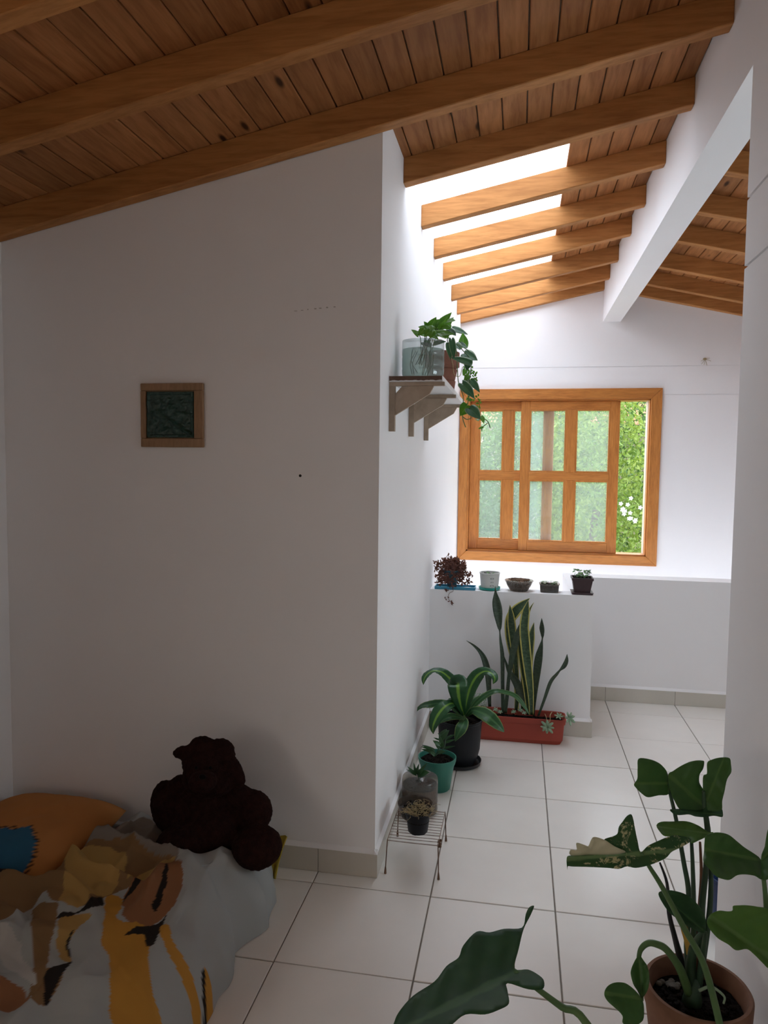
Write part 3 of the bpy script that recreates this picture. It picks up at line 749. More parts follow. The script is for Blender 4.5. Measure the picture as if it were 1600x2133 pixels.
for bx, by in ((640,440),(760,420),(840,430),(880,330),(600,440),(620,500),(720,500),(470,520),(900,450)):
    p1 = at(*px(bx,by), y=3.02); b.tube(crom([tuple(p1), ((p1.x+c[0])/2, (p1.y+c[1])/2, (p1.z+SZ+.14)/2+.01), (c[0]+random.uniform(-.03,.03), c[1]+random.uniform(-.03,.03), SZ+.07)], 4), .0017, 6)
obj('stems', b, M['petiole'], t)

# terracotta pot with a trailing pothos
t = thing('trailing_pothos_pot', 'terracotta pot with trailing variegated pothos at the far end of the shelf', 'potted plant')
c = (-.372, 3.52, SZ+.0005); R = .083
b = MB(); b.lathe([(.058,0),(.066,.050),(.061,.054),(.063,.058),(.073,.104),(.068,.108),(.070,.112),(R,.118),(R,.185),(.077,.188),(.074,.17),(.070,.165),(.001,.165)], c, 40)
obj('pot', b, M['terra_d'], t, smooth=True, angle=35)
b = soilmb((c[0],c[1],c[2]+.168), .071); obj('soil', b, M['soil'], t, smooth=True)
b = MB(); b.tube(crom([tuple(at(*px(880,680),y=3.40)), tuple(at(*px(950,900),y=3.38)), tuple(at(*px(975,1060),y=3.38)), tuple(at(*px(1050,1090),y=3.39)), tuple(at(*px(1090,960),y=3.42))],5), .0016, 5); obj('twine', b, M['dry'], t)
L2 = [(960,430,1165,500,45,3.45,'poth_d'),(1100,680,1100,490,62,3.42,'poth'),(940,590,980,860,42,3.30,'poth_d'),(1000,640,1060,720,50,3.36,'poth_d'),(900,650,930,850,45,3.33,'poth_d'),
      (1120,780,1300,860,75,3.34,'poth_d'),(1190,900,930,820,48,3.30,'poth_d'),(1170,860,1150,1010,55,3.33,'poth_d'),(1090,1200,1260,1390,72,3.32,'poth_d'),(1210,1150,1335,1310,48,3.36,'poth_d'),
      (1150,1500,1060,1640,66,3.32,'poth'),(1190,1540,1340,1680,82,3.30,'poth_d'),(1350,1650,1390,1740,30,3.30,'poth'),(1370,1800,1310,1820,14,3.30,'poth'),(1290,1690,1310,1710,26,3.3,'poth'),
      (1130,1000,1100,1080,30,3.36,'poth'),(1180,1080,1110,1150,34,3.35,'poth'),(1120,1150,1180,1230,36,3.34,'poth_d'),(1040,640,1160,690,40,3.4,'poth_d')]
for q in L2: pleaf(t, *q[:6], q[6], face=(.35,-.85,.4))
b = MB()
for path in ([(1000,640),(1120,760),(1210,880),(1195,1080),(1180,1250),(1170,1420),(1150,1520),(1195,1560)],[(900,620),(1000,700),(1030,1150),(1100,1380),(1090,1650),(1135,1800)],
             [(1195,1560),(1340,1650),(1440,1720),(1475,1810)],[(1440,1740),(1370,1800),(1358,1850)],[(1090,1650),(1150,1690),(1220,1670)],[(1020,640),(1150,720),(1200,760)],[(905,380),(910,500),(880,600),(960,720)]):
    b.tube(crom([tuple(at(*px(x,y), y=3.33)) for x, y in path], 5), .0020, 6)
obj('vine', b, M['petiole'], t)
b = MB()
for k in range(70):
    cx, cy = random.choice([(1150,1000),(1140,1130),(1250,1010),(1250,1090),(1180,1400),(1270,1370),(1300,1480),(1190,1440)]); cx += random.uniform(-45,45); cy += random.uniform(-60,60)
    p = at(*px(cx,cy), y=3.36+random.uniform(-.03,.03)); a = random.uniform(0,6.28); b.ell(p, (.006,.0015,.0035), Matrix.Rotation(a,3,'Y'), 6, 4)
obj('fine_foliage', b, M['poth'], t)['kind'] = 'stuff'

# ------------------------------------------------------------------ row of small pots on the low wall
ZP2 = ZP + .0006
# blue tray + trailing purple plant
t = thing('blue_tray', 'flat bright blue plastic tray lying on the low wall', 'tray')
b = MB(); b.bbox(-.485, -.240, 4.364, 4.462, ZP2, ZP2+.006, .002)
for q in ((-.485,-.240,4.364,4.369),(-.485,-.240,4.457,4.462),(-.485,-.480,4.369,4.457),(-.245,-.240,4.369,4.457)): b.box(q[0],q[1],q[2],q[3],ZP2+.006,ZP2+.017)
obj('tray', b, M['blueplastic'], t)
b = MB(); b.lathe([(.020,0),(.026,.001),(.026,.002),(.018,.002)], (-.29,4.412,ZP2+.0062), 20); obj('oval_dent', b, M['whiteplastic'], t)
t = thing('purple_trailing_plant', 'bushy dark red trailing plant in a dark teal pot on the blue tray', 'potted plant')
c = (-.385, 4.412, ZP2+.0065)
b = MB(); b.lathe([(.028,0),(.032,.03),(.052,.100),(.055,.102),(.055,.108),(.050,.108),(.047,.096),(.001,.095)], c, 28); obj('pot', b, M['tealplastic'], t, smooth=True, angle=40)
stm = MB(); lf = MB()
for k in range(300):
    a = random.uniform(0,6.28); rr = random.uniform(.02,.105); h = random.uniform(.06,.165)*(1.1-rr*3)+.02
    if k % 4 == 0: rr = random.uniform(.075,.118); h = random.uniform(.03,.09)
    if math.sin(a) > .2: rr *= .75
    p = Vector((c[0]+rr*math.cos(a), c[1]-.01+rr*.55*math.sin(a), c[2]+h))
    if k % 3 == 0: stm.tube(crom([(c[0],c[1],c[2]+.095),(c[0]+rr*.6*math.cos(a), c[1]+rr*.4*math.sin(a), c[2]+max(h,.11)+.02), tuple(p)],3), .0012, 4)
    for j in range(4):
        q = p+Vector((random.gauss(0,.008),random.gauss(0,.006),random.gauss(0,.008))); an = random.uniform(0,6.28); l = random.uniform(.007,.012)
        rot = Matrix.Rotation(an,3,'Y') @ Matrix.Rotation(random.uniform(-.7,.7),3,'X')
        lf.add([q+rot@Vector(v) for v in ((-l,0,0),(-l*.2,0,l*.5),(l,0,0),(-l*.2,0,-l*.5),(0,-l*.25,0))], [(0,1,4),(1,2,4),(2,3,4),(3,0,4)])
vine = [(940,1214),(941,1222),(944,1231),(936,1236),(934,1247),(941,1255)]
vp = crom([tuple(at(x,y,y=4.352)) for x, y in vine], 5); stm.tube(vp, .0014, 5)
for q, n in ((vp[-1],7),(tuple(at(930,1231,y=4.352)),9),(vp[-6],3),(vp[4],6)):
    for j in range(n):
        p = Vector(q)+Vector((random.gauss(0,.008),random.gauss(0,.003),random.gauss(0,.006))); an = random.uniform(0,6.28); l = .008
        rot = Matrix.Rotation(an,3,'Y'); lf.add([p+rot@Vector(v) for v in ((-l,0,0),(-l*.2,0,l*.5),(l,0,0),(-l*.2,0,-l*.5),(0,-l*.25,0))], [(0,1,4),(1,2,4),(2,3,4),(3,0,4)])
for k in range(40):
    p = at(935+random.gauss(0,7), 1212+random.gauss(0,6), y=4.372); an = random.uniform(0,6.28); l = .009
    rot = Matrix.Rotation(an,3,'Y'); lf.add([p+rot@Vector(v) for v in ((-l,0,0),(-l*.2,0,l*.5),(l,0,0),(-l*.2,0,-l*.5),(0,-l*.25,0))], [(0,1,4),(1,2,4),(2,3,4),(3,0,4)])
obj('stems', stm, M['redleaf'], t); obj('foliage', lf, M['redleaf'], t)['kind'] = 'stuff'

# white tub on turquoise saucer
t = thing('white_tub_planter', 'white plastic tub with small dark print on a turquoise saucer', 'planter')
c = (-.158, 4.430, ZP2)
b = MB(); b.lathe([(.048,0),(.062,.004),(.066,.018),(.063,.018),(.056,.006),(.001,.006)], c, 32); obj('saucer', b, M['turq'], t, smooth=True, angle=40)
b = MB(); b.lathe([(.048,.0065),(.052,.010),(.060,.098),(.0625,.100),(.0625,.106),(.058,.106),(.056,.088),(.001,.088)], c, 36); tub = obj('tub', b, M['whiteplastic'], t, smooth=True, angle=40)
for dz, wx in ((.074,.011),(.052,.009),(.030,.012)):
    b = MB(); rr = .0535+.0085*(dz/.1)
    for k in range(24):
        a = k*2*math.pi/24; a2 = a+2*math.pi/24
        q = []
        for rad, an in ((1,a),(1,a2),(.72,a2),(.72,a)):
            th = -math.pi/2+.30+rad*wx*math.cos(an)/rr; z = dz+rad*.005*math.sin(an)*(1 if wx > .01 else .7); r_ = .0512+.0088*(z-.010)/.088+.0006
            q.append((c[0]+r_*math.cos(th), c[1]+r_*math.sin(th), c[2]+z))
        b.add(q, [(0,1,2,3)])
    obj('print_mark', b, M['ink'], tub)
b = soilmb((c[0],c[1],c[2]+.089), .055); clods(b, (c[0],c[1],c[2]+.092), .05, 14, .005); obj('soil', b, M['soil'], t)
for k in range(6):
    a = random.uniform(0,6.28); p = Vector((c[0]+.012*math.cos(a), c[1]+.012*math.sin(a), c[2]+.094)); d = Vector((.018*math.cos(a), .018*math.sin(a), .014))
    solid(obj('leaf', heart(p, p+d, .007, (0,-.3,1), .1), M['succ_g'], t, smooth=True), .001)

# round ribbed bowl
t = thing('ribbed_bowl_planter', 'round ribbed clear plastic bowl heaped with brown soil on the low wall', 'planter')
c = (.017, 4.437, ZP2)
b = MB(); b.lathe([(.048,0),(.052,.004),(.070,.035),(.079,.058),(.0835,.060),(.0835,.064),(.079,.064)], c, 96, fx=lambda a, v: 1+.035*math.sin(22*a)*(1 if v < .75 else 0)); ob = obj('bowl', b, M['murky'], t, smooth=True); solid(ob, .001)
b = MB(); b.lathe([(.045,.002),(.049,.006),(.067,.035),(.0755,.055),(.050,.066),(.020,.070),(.001,.071)], c, 40); obj('soil', b, M['soil_b'], t, smooth=True)
b = MB(); clods(b, (c[0],c[1],c[2]+.063), .066, 60, .006); obj('soil_crumbs', b, M['soil_b'], t)['kind'] = 'stuff'

# rectangular tray
t = thing('rectangular_tub_planter', 'small rectangular clear plastic tub with dark soil and seedlings', 'planter')
x0, x1, ya, yb_, z0, z1 = .140, .252, 4.395, 4.475, ZP2, ZP2+.052
b = MB(); n = 40; prof = [(.92,0),(.95,.006),(1.0,.046),(1.06,.047),(1.06,.052),(1.0,.052)]
def sq(a, r): 
    ca, sa = math.cos(a), math.sin(a); k = (abs(ca)**6+abs(sa)**6)**(-1/6); return k*ca, k*sa
rows = []
for s_, z in prof:
    rows.append([((x0+x1)/2+(x1-x0)/2*s_*sq(2*math.pi*k/n,1)[0]*(1+.012*math.sin(k*math.pi)), (ya+yb_)/2+(yb_-ya)/2*s_*sq(2*math.pi*k/n,1)[1], z0+z) for k in range(n+1)])
b.sheet(rows); b.add(rows[0][:-1], [tuple(range(n))]); ob = obj('tub', b, M['murky'], t, smooth=True, angle=40); solid(ob, .001)
b = MB(); rows = []
for s_, z in ((.88,.002),(.93,.012),(.955,.042),(.5,.046),(.02,.047)): rows.append([((x0+x1)/2+(x1-x0)/2*s_*sq(2*math.pi*k/n,1)[0], (ya+yb_)/2+(yb_-ya)/2*s_*sq(2*math.pi*k/n,1)[1], z0+z) for k in range(n+1)])
b.sheet(rows)
for _ in range(50): b.ell((random.uniform(x0+.008,x1-.008), random.uniform(ya+.008,yb_-.008), z0+.047), (.005,.005,.004), n=6, m=4)
obj('soil', b, M['soil'], t)
b = MB()
for _ in range(26):
    p = Vector((random.uniform(x0+.008,x1-.008), random.uniform(ya+.004,yb_-.01), z0+.047)); h = random.uniform(.006,.016)
    b.tube([p, p+Vector((random.uniform(-.003,.003),0,h))], .0008, 4)
    for s_ in (-1,1): b.ell(p+Vector((s_*.004,0,h)), (.0045,.003,.0012), n=6, m=4)
obj('seedlings', b, M['succ_g'], t)['kind'] = 'stuff'

# brown square pot and saucer
t = thing('brown_square_pot', 'dark brown square tapered pot with seedlings at the corner of the low wall', 'potted plant')
cx, cy = .383, 4.432
def frus(b, w0, w1, z0, z1, d0=None, d1=None):
    d0 = d0 or w0; d1 = d1 or w1
    b.hexa([(cx-w0,cy-d0,z0),(cx+w0,cy-d0,z0),(cx+w0,cy+d0,z0),(cx-w0,cy+d0,z0),(cx-w1,cy-d1,z1),(cx+w1,cy-d1,z1),(cx+w1,cy+d1,z1),(cx-w1,cy+d1,z1)])
b = MB(); frus(b, .056, .060, ZP2, ZP2+.004); frus(b, .060, .063, ZP2+.004, ZP2+.012); obj('saucer', b, M['brownplastic'], t)
b = MB(); frus(b, .045, .058, ZP2+.0125, ZP2+.088)
for q in ((cx-.062,cx+.062,cy-.062,cy-.055),(cx-.062,cx+.062,cy+.055,cy+.062),(cx-.062,cx-.055,cy-.055,cy+.055),(cx+.055,cx+.062,cy-.055,cy+.055)): b.box(*q, ZP2+.084, ZP2+.098)
obj('pot', b, M['brownplastic'], t)
b = MB(); b.box(cx-.0545,cx+.0545,cy-.0545,cy+.0545,ZP2+.086,ZP2+.090)
for _ in range(60): b.ell((cx+random.uniform(-.05,.05), cy+random.uniform(-.05,.05), ZP2+.090), (.005,.005,.004), n=6, m=4)
obj('soil', b, M['soil'], t)
for k in range(34):
    a = random.uniform(0,6.28); q = random.uniform(.0,.05); p = Vector((cx+q*math.cos(a), cy+q*math.sin(a)-.01, ZP2+.095+random.uniform(0,.045))); l = random.uniform(.014,.026)
    d = Vector((math.cos(a+random.uniform(-1,1))*l, math.sin(a)*l*.8-.004, random.uniform(-.006,.018)))
    solid(obj('leaf', heart(p, p+d, l*.34, (0,-.4,1), .2), M['succ_g'], t, smooth=True), .0012)
b = MB()
for k in range(10):
    a = random.uniform(0,6.28); q = random.uniform(.005,.045); p = (cx+q*math.cos(a), cy+q*math.sin(a)-.01, ZP2+.088); b.tube([p, (p[0]+random.uniform(-.01,.01), p[1], p[2]+.018), (p[0]+random.uniform(-.015,.015), p[1]-.004, p[2]+.036)], .0012, 5)
obj('stems', b, M['petiole'], t)

# ------------------------------------------------------------------ red planter with snake plants
t = thing('red_planter_box', 'long red plastic planter box of snake plants and succulents against the low wall', 'planter box')
bx0, bx1, by0, by1, bh = -.285, .282, 4.182, 4.312, .150
b = MB(); n = 48
def rrect(e, z, k): 
    a = 2*math.pi*k/n; ca, sa = math.cos(a), math.sin(a); m_ = (abs(ca)**9+abs(sa)**9)**(-1/9)
    return ((bx0+bx1)/2+((bx1-bx0)/2+e)*m_*ca, (by0+by1)/2+((by1-by0)/2+e*.8)*m_*sa, z)
prof = [(-.012,.0005),(-.006,.012),(-.001,.022),(.001,.024),(.008,.118),(.014,.120),(.018,.150),(.015,.153),(.010,.150),(.004,.122),(.000,.112)]
b.sheet([[rrect(e,z,k) for k in range(n+1)] for e, z in prof]); b.add([rrect(-.012,.0005,k) for k in range(n)], [tuple(range(n))])
obj('box', b, M['redplastic'], t, smooth=True, angle=30)
b = MB(); rows = []
for e in (.002,-.02,-.04,-.058): rows.append([rrect(e,.118+.006*noise.noise((k*.9,e*80,1)),k) for k in range(n+1)])
b.sheet(rows)
for _ in range(140): b.ell((random.uniform(bx0,bx1), random.uniform(by0,by1), .119), (.007,.007,.005), n=6, m=4)
obj('soil', b, M['soil'], t)
SN = [([(575,1530,18),(570,1200,18),(568,900,20),(548,720,12),(540,615,6),(535,560,22),(515,400,45),(498,280,40),(492,180,12),(490,110,1)], 4.235, 'sans_dark'),
      ([(600,1520,18),(625,1300,18),(645,1100,18),(690,850,32),(740,650,28),(760,530,1)], 4.215, 'sans_dark'),
      ([(735,1470,18),(725,1200,24),(695,950,26),(655,700,42),(655,500,48),(720,390,52),(795,315,36),(872,246,1)], 4.285, 'sans'),
      ([(725,1490,20),(735,1300,24),(722,1000,26),(692,700,40),(674,520,42),(664,410,28),(652,320,1)], 4.262, 'sans'),
      ([(890,1540,20),(882,1300,30),(850,1000,44),(822,750,48),(810,560,45),(828,400,38),(845,320,18),(856,268,1)], 4.215, 'sans'),
      ([(860,1520,20),(838,1250,36),(800,980,42),(768,800,26),(752,690,1)], 4.235, 'sans'),
      ([(905,1545,20),(930,1300,26),(958,1050,38),(978,900,38),(1000,780,20),(1012,700,6),(1015,650,16),(1010,570,24),(1005,468,1)], 4.225, 'sans_dark'),
      ([(968,1550,10),(1030,1380,14),(1100,1180,18),(1170,1090,14),(1208,1045,9),(1250,1000,22),(1278,940,20),(1288,868,1)], 4.215, 'sans_dark'),
      ([(428,1450,15),(415,1200,25),(408,1080,32),(370,930,28),(320,840,18),(250,770,10),(170,718,1)], 4.265, 'sans_dark'),
      ([(868,1500,18),(862,1150,28),(872,850,36),(885,690,36),(900,600,22),(921,515,1)], 4.275, 'sans'),
      ([(860,1540,15),(800,1350,38),(725,1180,38),(645,1060,20),(605,950,9),(588,890,1)], 4.245, 'sans_dark'),
      ([(790,1480,14),(800,1000,20),(838,520,14),(870,380,10),(918,292,1)], 4.290, 'sans')]
for i, (path, y, mt) in enumerate(SN):
    P, W = straps(path, y, 0, 5.333, 940, 1200); W = [1.15*w for w in W]
    a = random.uniform(-.5,.5); o = obj('leaf', strip(P, W, (a,-1,.1), 7, .28, 5), M[mt], t, smooth=True); solid(o, .003)
def rosette(name, c, R, n, face, mt, root):
    r_ = empty(name); r_.parent = root; face = Vector(face).normalized(); e1 = face.orthogonal().normalized(); e2 = face.cross(e1); c = Vector(c)
    for ring, (m_, s_, lift) in enumerate(((n,1,.15),(n-2,.68,.55),(4,.4,1.0))):
        for k in range(m_):
            a = 2*math.pi*(k+.5*ring)/m_; d = (e1*math.cos(a)+e2*math.sin(a)+face*lift).normalized(); l = R*s_*random.uniform(.85,1.1)
            b = MB(); sd = d.cross(face).normalized(); up = sd.cross(d)
            rot = Matrix((d, sd, up)).transposed(); b.ell(c+d*l*.55, (l*.5, l*.20, l*.09), rot, 8, 6); obj('leaf', b, M[mt], r_, smooth=True)
    return r_
rosette('rosette', at(1140,1514,y=4.140), .042, 8, (-.1,-.9,-.1), 'succ', t)
rosette('rosette', at(1186,1496,y=4.150), .040, 7, (.5,-.6,.2), 'succ', t)
rosette('rosette', at(1164,1492,y=4.165), .026, 6, (.0,-.5,.8), 'succ', t)
for q in ((1032,1478),(1084,1480),(1070,1483),(1041,1483),(1092,1485)): rosette('rosette', at(*q,y=4.20), .018, 6, (0,-.4,1), 'succ', t)
b = MB()
b.tube(crom([tuple(at(1150,1483,y=4.21)),tuple(at(1146,1490,y=4.165)),tuple(at(1146,1500,y=4.150)),tuple(at(1141,1512,y=4.146))],4), .0024, 6)
b.tube(crom([tuple(at(1165,1485,y=4.22)),tuple(at(1172,1490,y=4.17)),tuple(at(1184,1495,y=4.155))],4), .0024, 6)
b.tube(crom([tuple(at(1135,1487,y=4.2)),tuple(at(1138,1494,y=4.155)),tuple(at(1140,1506,y=4.147))],4), .0018, 6)
obj('trailing_stems', b, M['dry'], t)
b = MB()
for k in range(230):
    p = at(990+random.uniform(-10,22), 1448+random.uniform(-4,34), y=4.24+random.uniform(-.03,.04)); b.ell(p, (.0042,.0030,.0026), n=6, m=4)
for k in range(12):
    x = 982+k*3; b.tube([at(x,1486,y=4.24), at(x+random.uniform(-4,4),1448+random.uniform(0,14),y=4.24)], .0009, 4)
obj('tiny_leaved_stems', b, M['succ'], t)['kind'] = 'stuff'

# ------------------------------------------------------------------ black pot with striped dracaena
t = thing('dracaena_pot', 'tall black pot on a saucer holding a striped green dracaena', 'potted plant')
c = (-.278, 3.83, 0.0005)
b = MB(); b.lathe([(.092,0),(.112,.003),(.118,.022),(.114,.022),(.106,.007),(.001,.007)], c, 40); obj('saucer', b, M['blackplastic'], t, smooth=True, angle=40)
b = MB(); b.lathe([(.080,.008),(.086,.016),(.100,.052),(.108,.085),(.117,.232),(.121,.236),(.121,.246),(.115,.246),(.112,.215),(.001,.215)], c, 48); obj('pot', b, M['greyblack'], t, smooth=True, angle=40)
b = soilmb((c[0],c[1],c[2]+.218), .112); clods(b, (c[0],c[1],c[2]+.221), .10, 50, .008); obj('soil', b, M['soil'], t)
DR = [([(835,860,30,0),(780,620,60,.02),(715,400,72,.05),(620,270,74,.08),(490,165,66,.09),(350,140,52,.08),(250,190,58,.04),(192,270,44,.01),(175,372,2,-.01)], 'drac', (-.3,-.5,.8)),
      ([(855,880,28,-.02),(800,720,70,-.06),(765,560,112,-.09),(752,430,138,-.09),(752,368,142,-.06),(752,372,130,.0),(748,420,90,.05),(745,500,10,.07)], 'drac', (0,-1,.35)),
      ([(865,850,30,0),(895,640,72,-.01),(955,420,92,.0),(1045,255,92,.02),(1150,165,76,.03),(1250,150,58,.02),(1335,205,60,0),(1368,280,42,-.02),(1335,358,2,-.03)], 'drac', (.3,-.7,.7)),
      ([(880,900,15,-.02),(980,770,28,-.02),(1100,640,42,-.01),(1230,540,46,0),(1370,480,40,.01),(1500,490,36,.02),(1690,550,40,.03),(1830,690,34,.03),(1944,870,2,.02)], 'drac_p', (.1,-.5,.85)),
      ([(800,850,20,0),(640,700,44,.03),(430,680,58,.05),(300,700,62,.06),(180,720,46,.05),(95,768,24,.03),(52,825,14,.02),(62,905,2,.01)], 'drac_p', (-.2,-.6,.8)),
      ([(815,850,25,-.03),(690,690,60,-.07),(560,720,98,-.12),(450,830,112,-.15),(375,960,92,-.17),(335,1080,58,-.18),(342,1192,2,-.18)], 'drac', (-.35,-.8,.5)),
      ([(895,890,20,-.03),(1000,800,50,-.07),(1150,840,96,-.11),(1280,920,100,-.14),(1400,1030,76,-.15),(1480,1110,38,-.15),(1522,1162,2,-.15)], 'drac_p', (.35,-.8,.5)),
      ([(870,950,20,-.06),(855,1000,66,-.12),(805,1100,82,-.16),(752,1200,54,-.17),(704,1315,2,-.17)], 'drac_p', (-.2,-1,.25)),
      ([(830,930,20,-.02),(660,900,58,-.06),(530,945,44,-.08),(450,1010,4,-.09)], 'drac_p', (-.2,-.7,.7)),
      ([(850,900,22,.02),(720,760,60,.06),(640,640,52,.10),(600,600,4,.12)], 'drac_p', (-.2,-.6,.8)),
      ([(870,900,22,.02),(1010,690,50,.05),(1100,600,40,.08),(1180,560,4,.10)], 'drac_p', (.2,-.6,.8))]
for path, mt, face in DR:
    P, W = straps(path, 3.83, 0, 8, 860, 1380); W = [1.22*w for w in W]; o = obj('leaf', strip(P, W, face, 9, .12, 6, .05), M[mt], t, smooth=True); solid(o, .0012)
b = MB(); p = at(860+858/8, 1380+880/8, y=3.83); b.tube([(c[0]+.005,c[1],c[2]+.214), tuple(p)], [.016,.012], 10); obj('stem', b, M['petiole'], t)

# ------------------------------------------------------------------ green pot
t = thing('green_pot_plant', 'teal green plastic pot with dark glossy young plant beside the black pot', 'potted plant')
c = (-.362, 3.50, .0005)
b = MB(); b.lathe([(.062,0),(.066,.004),(.083,.118),(.089,.130),(.093,.146),(.094,.160),(.089,.160),(.084,.138),(.001,.136)], c, 40); obj('pot', b, M['greenplastic'], t, smooth=True, angle=40)
b = soilmb((c[0],c[1],c[2]+.139), .084); clods(b, (c[0],c[1],c[2]+.142), .078, 60, .006); obj('soil', b, M['soil'], t)
def q8(x, y): return 860+x/8, 1380+y/8
ZL_ = [((370,1560),(450,1400),(480,1250),(520,1150),(600,1140)), ((380,1560),(340,1450),(250,1400),(160,1380)), ((380,1550),(520,1420),(550,1280),(640,1210))]
b = MB()
for pth in ZL_: b.tube(crom([tuple(at(*q8(*p),y=3.46)) for p in pth],5), [.003]*(5*(len(pth)-1)+1), 6)
obj('stems', b, M['petiole_d'], t)
for (bx,by,tx,ty,w,y) in [(470,1280,600,1130,46,3.45),(470,1330,440,1220,30,3.44),(440,1370,340,1300,38,3.43),(440,1420,360,1300,34,3.43),(340,1450,170,1380,26,3.42),(320,1440,140,1400,24,3.41),(300,1480,140,1440,22,3.42),(340,1500,230,1470,34,3.42),
      (550,1270,690,1200,26,3.47),(545,1330,700,1280,22,3.48),(540,1420,700,1390,18,3.48),(480,1220,420,1180,20,3.46),(440,1290,350,1250,16,3.45),(430,1500,540,1480,30,3.43),(360,1540,280,1480,30,3.42),(470,1200,560,1110,34,3.46),(470,1400,500,1290,40,3.45)]:
    p0, p1 = at(*q8(bx,by),y=y), at(*q8(tx,ty),y=y-.01); solid(obj('leaf', heart(p0,p1,w/8*y/F,(.1,-.8,.5),.12), M['zz'], t, smooth=True), .001)

# ------------------------------------------------------------------ clear bottle pot on the floor
t = thing('clear_bottle_pot', 'cut clear plastic bottle full of soil with a small green plant on the floor', 'potted plant')
c = (-.412, 3.235, .0005); r = .082
b = MB(); b.lathe([(r*.85,0),(r*.97,.008),(r,.02),(r*.98,.048),(r,.056),(r*.98,.084),(r,.092),(r,.150),(r*.97,.165)], c, 40); ob = obj('bottle', b, M['murky'], t, smooth=True); solid(ob, .0012)
b = MB(); b.lathe([(.001,.003),(r*.84,.003),(r*.95,.012),(r*.975,.03),(r*.975,.125),(r*.7,.131),(.001,.133)], c, 40); obj('soil_block', b, M['soil_b'], t, smooth=True, angle=50)
b = soilmb((c[0],c[1],c[2]+.1315), r*.965); clods(b, (c[0],c[1],c[2]+.134), r*.9, 70, .006); obj('soil', b, M['soil'], t)
for (bx,by,tx,ty,w) in [(865,1612,850,1597,3.0),(866,1610,862,1590,3.0),(868,1608,872,1592,3.2),(872,1612,888,1590,4.0),(874,1612,893,1608,8),(872,1610,882,1600,5),(866,1613,848,1603,3.0)]:
    p0, p1 = at(bx,by,y=3.20), at(tx,ty,y=3.17); solid(obj('leaf', heart(p0,p1,w*3.2/F,(0,-.8,.6),.1), M['zz'], t, smooth=True), .001)
b = MB(); b.tube([(c[0]+.005,c[1],c[2]+.128), tuple(at(869,1611,y=3.20))], .003, 6); obj('stem', b, M['petiole_d'], t)

# ------------------------------------------------------------------ wire rack
t = thing('wire_rack', 'low rusty wire rack standing on the floor by the corridor wall', 'rack')
rx0, rx1, ry0, ry1, rz = -.470, -.272, 2.715, 2.990, .130
RP = [(rx0-.006,ry0-.012,.002),(rx0-.002,ry0-.004,rz*.55),(rx0,ry0,rz),(rx0,ry1,rz),(rx0-.002,ry1+.004,rz*.55),(rx0-.004,ry1+.008,.002)]
for k in range(13):
    y = ry0+(ry1-ry0)*k/12; b = MB(); s_ = random.uniform(-.003,.003)
    b.tube([(rx0,y,rz),((rx0+rx1)/2,y+s_*.3,rz-.001),(rx1,y+s_,rz)], .0014 if 0 < k < 12 else .002, 6); obj('wire', b, M['rust'], t)
for sx, x in ((-1,rx0),(1,rx1)):
    b = MB(); b.tube([(x,ry0,rz+.002),(x,ry1,rz+.002)], .0019, 6); obj('rail', b, M['rust'], t)
    for y, dy in ((ry0,-.010),(ry1,.008)):
        b = MB(); b.tube([(x,y,rz),(x+sx*.003,y+dy*.5,rz*.5),(x+sx*.005,y+dy,.004)], .0021, 6); lg = obj('leg', b, M['rustdark'], t)
        b = MB(); b.tube([(x+sx*.0045,y+dy*.9,.028),(x+sx*.0048,y+dy*.95,.014),(x+sx*.005,y+dy,.0008)], [.0026,.0042,.0050], 8); obj('foot', b, M['rustdark'], lg)
b = MB()
for k in range(9): b.ell((rx1+random.uniform(0,.008), ry0+.03+random.uniform(-.014,.014), rz-.004+random.uniform(-.012,.006)), (.006,.005,.006), n=6, m=4)
obj('rust_lump', b, M['rustdark'], t)
RZ = rz+.0042
t = thing('shallow_tub_planter', 'shallow dark brown tub of soil and dry straw on the wire rack', 'planter')
c = (-.390, 2.918, RZ); r = .073
b = MB(); b.lathe([(r*.72,0),(r*.80,.006),(r*.95,.045),(r,.056),(r*.985,.060),(r*.95,.052),(r*.93,.042)], c, 40); obj('tub', b, M['smoke'], t, smooth=True, angle=50)
b = MB(); b.lathe([(.001,.002),(r*.70,.003),(r*.78,.008),(r*.91,.038),(r*.6,.041),(.001,.042)], c, 36); clods(b, (c[0],c[1],c[2]+.040), r*.8, 40, .006); obj('soil', b, M['soil'], t)
t = thing('nursery_pot', 'small black nursery pot of dry tangled straw at the front of the wire rack', 'potted plant')
c2 = (-.362, 2.800, RZ); r = .049
b = MB(); b.lathe([(r*.76,0),(r*.80,.004),(r*.97,.070),(r*1.04,.071),(r*1.06,.083),(r,.083),(r*.94,.066),(.001,.064)], c2, 36, fx=lambda a, v: 1 - (.06 if v < .02 and int(a*6/math.pi) % 2 else 0)); obj('pot', b, M['navyplastic'], t, smooth=True, angle=40)
b = MB()
for k in range(120):
    a, q = random.uniform(0,6.28), .055*math.sqrt(random.random()); p = Vector((c2[0]+q*math.cos(a)-.004, c2[1]+q*math.sin(a)*.9+.006, c2[2]+.075+random.uniform(0,.02)))
    pts = [tuple(p)]
    for j in range(3): p = p+Vector((random.gauss(0,.013), random.gauss(0,.011), random.gauss(0,.006))); pts.append((p.x, p.y, max(p.z, c2[2]+.068)))
    b.tube(crom(pts,3), .0007, 4)
obj('straw', b, M['dry'], t)['kind'] = 'stuff'
b = soilmb((c2[0],c2[1],c2[2]+.066), r*.93); obj('soil', b, M['soil'], t)

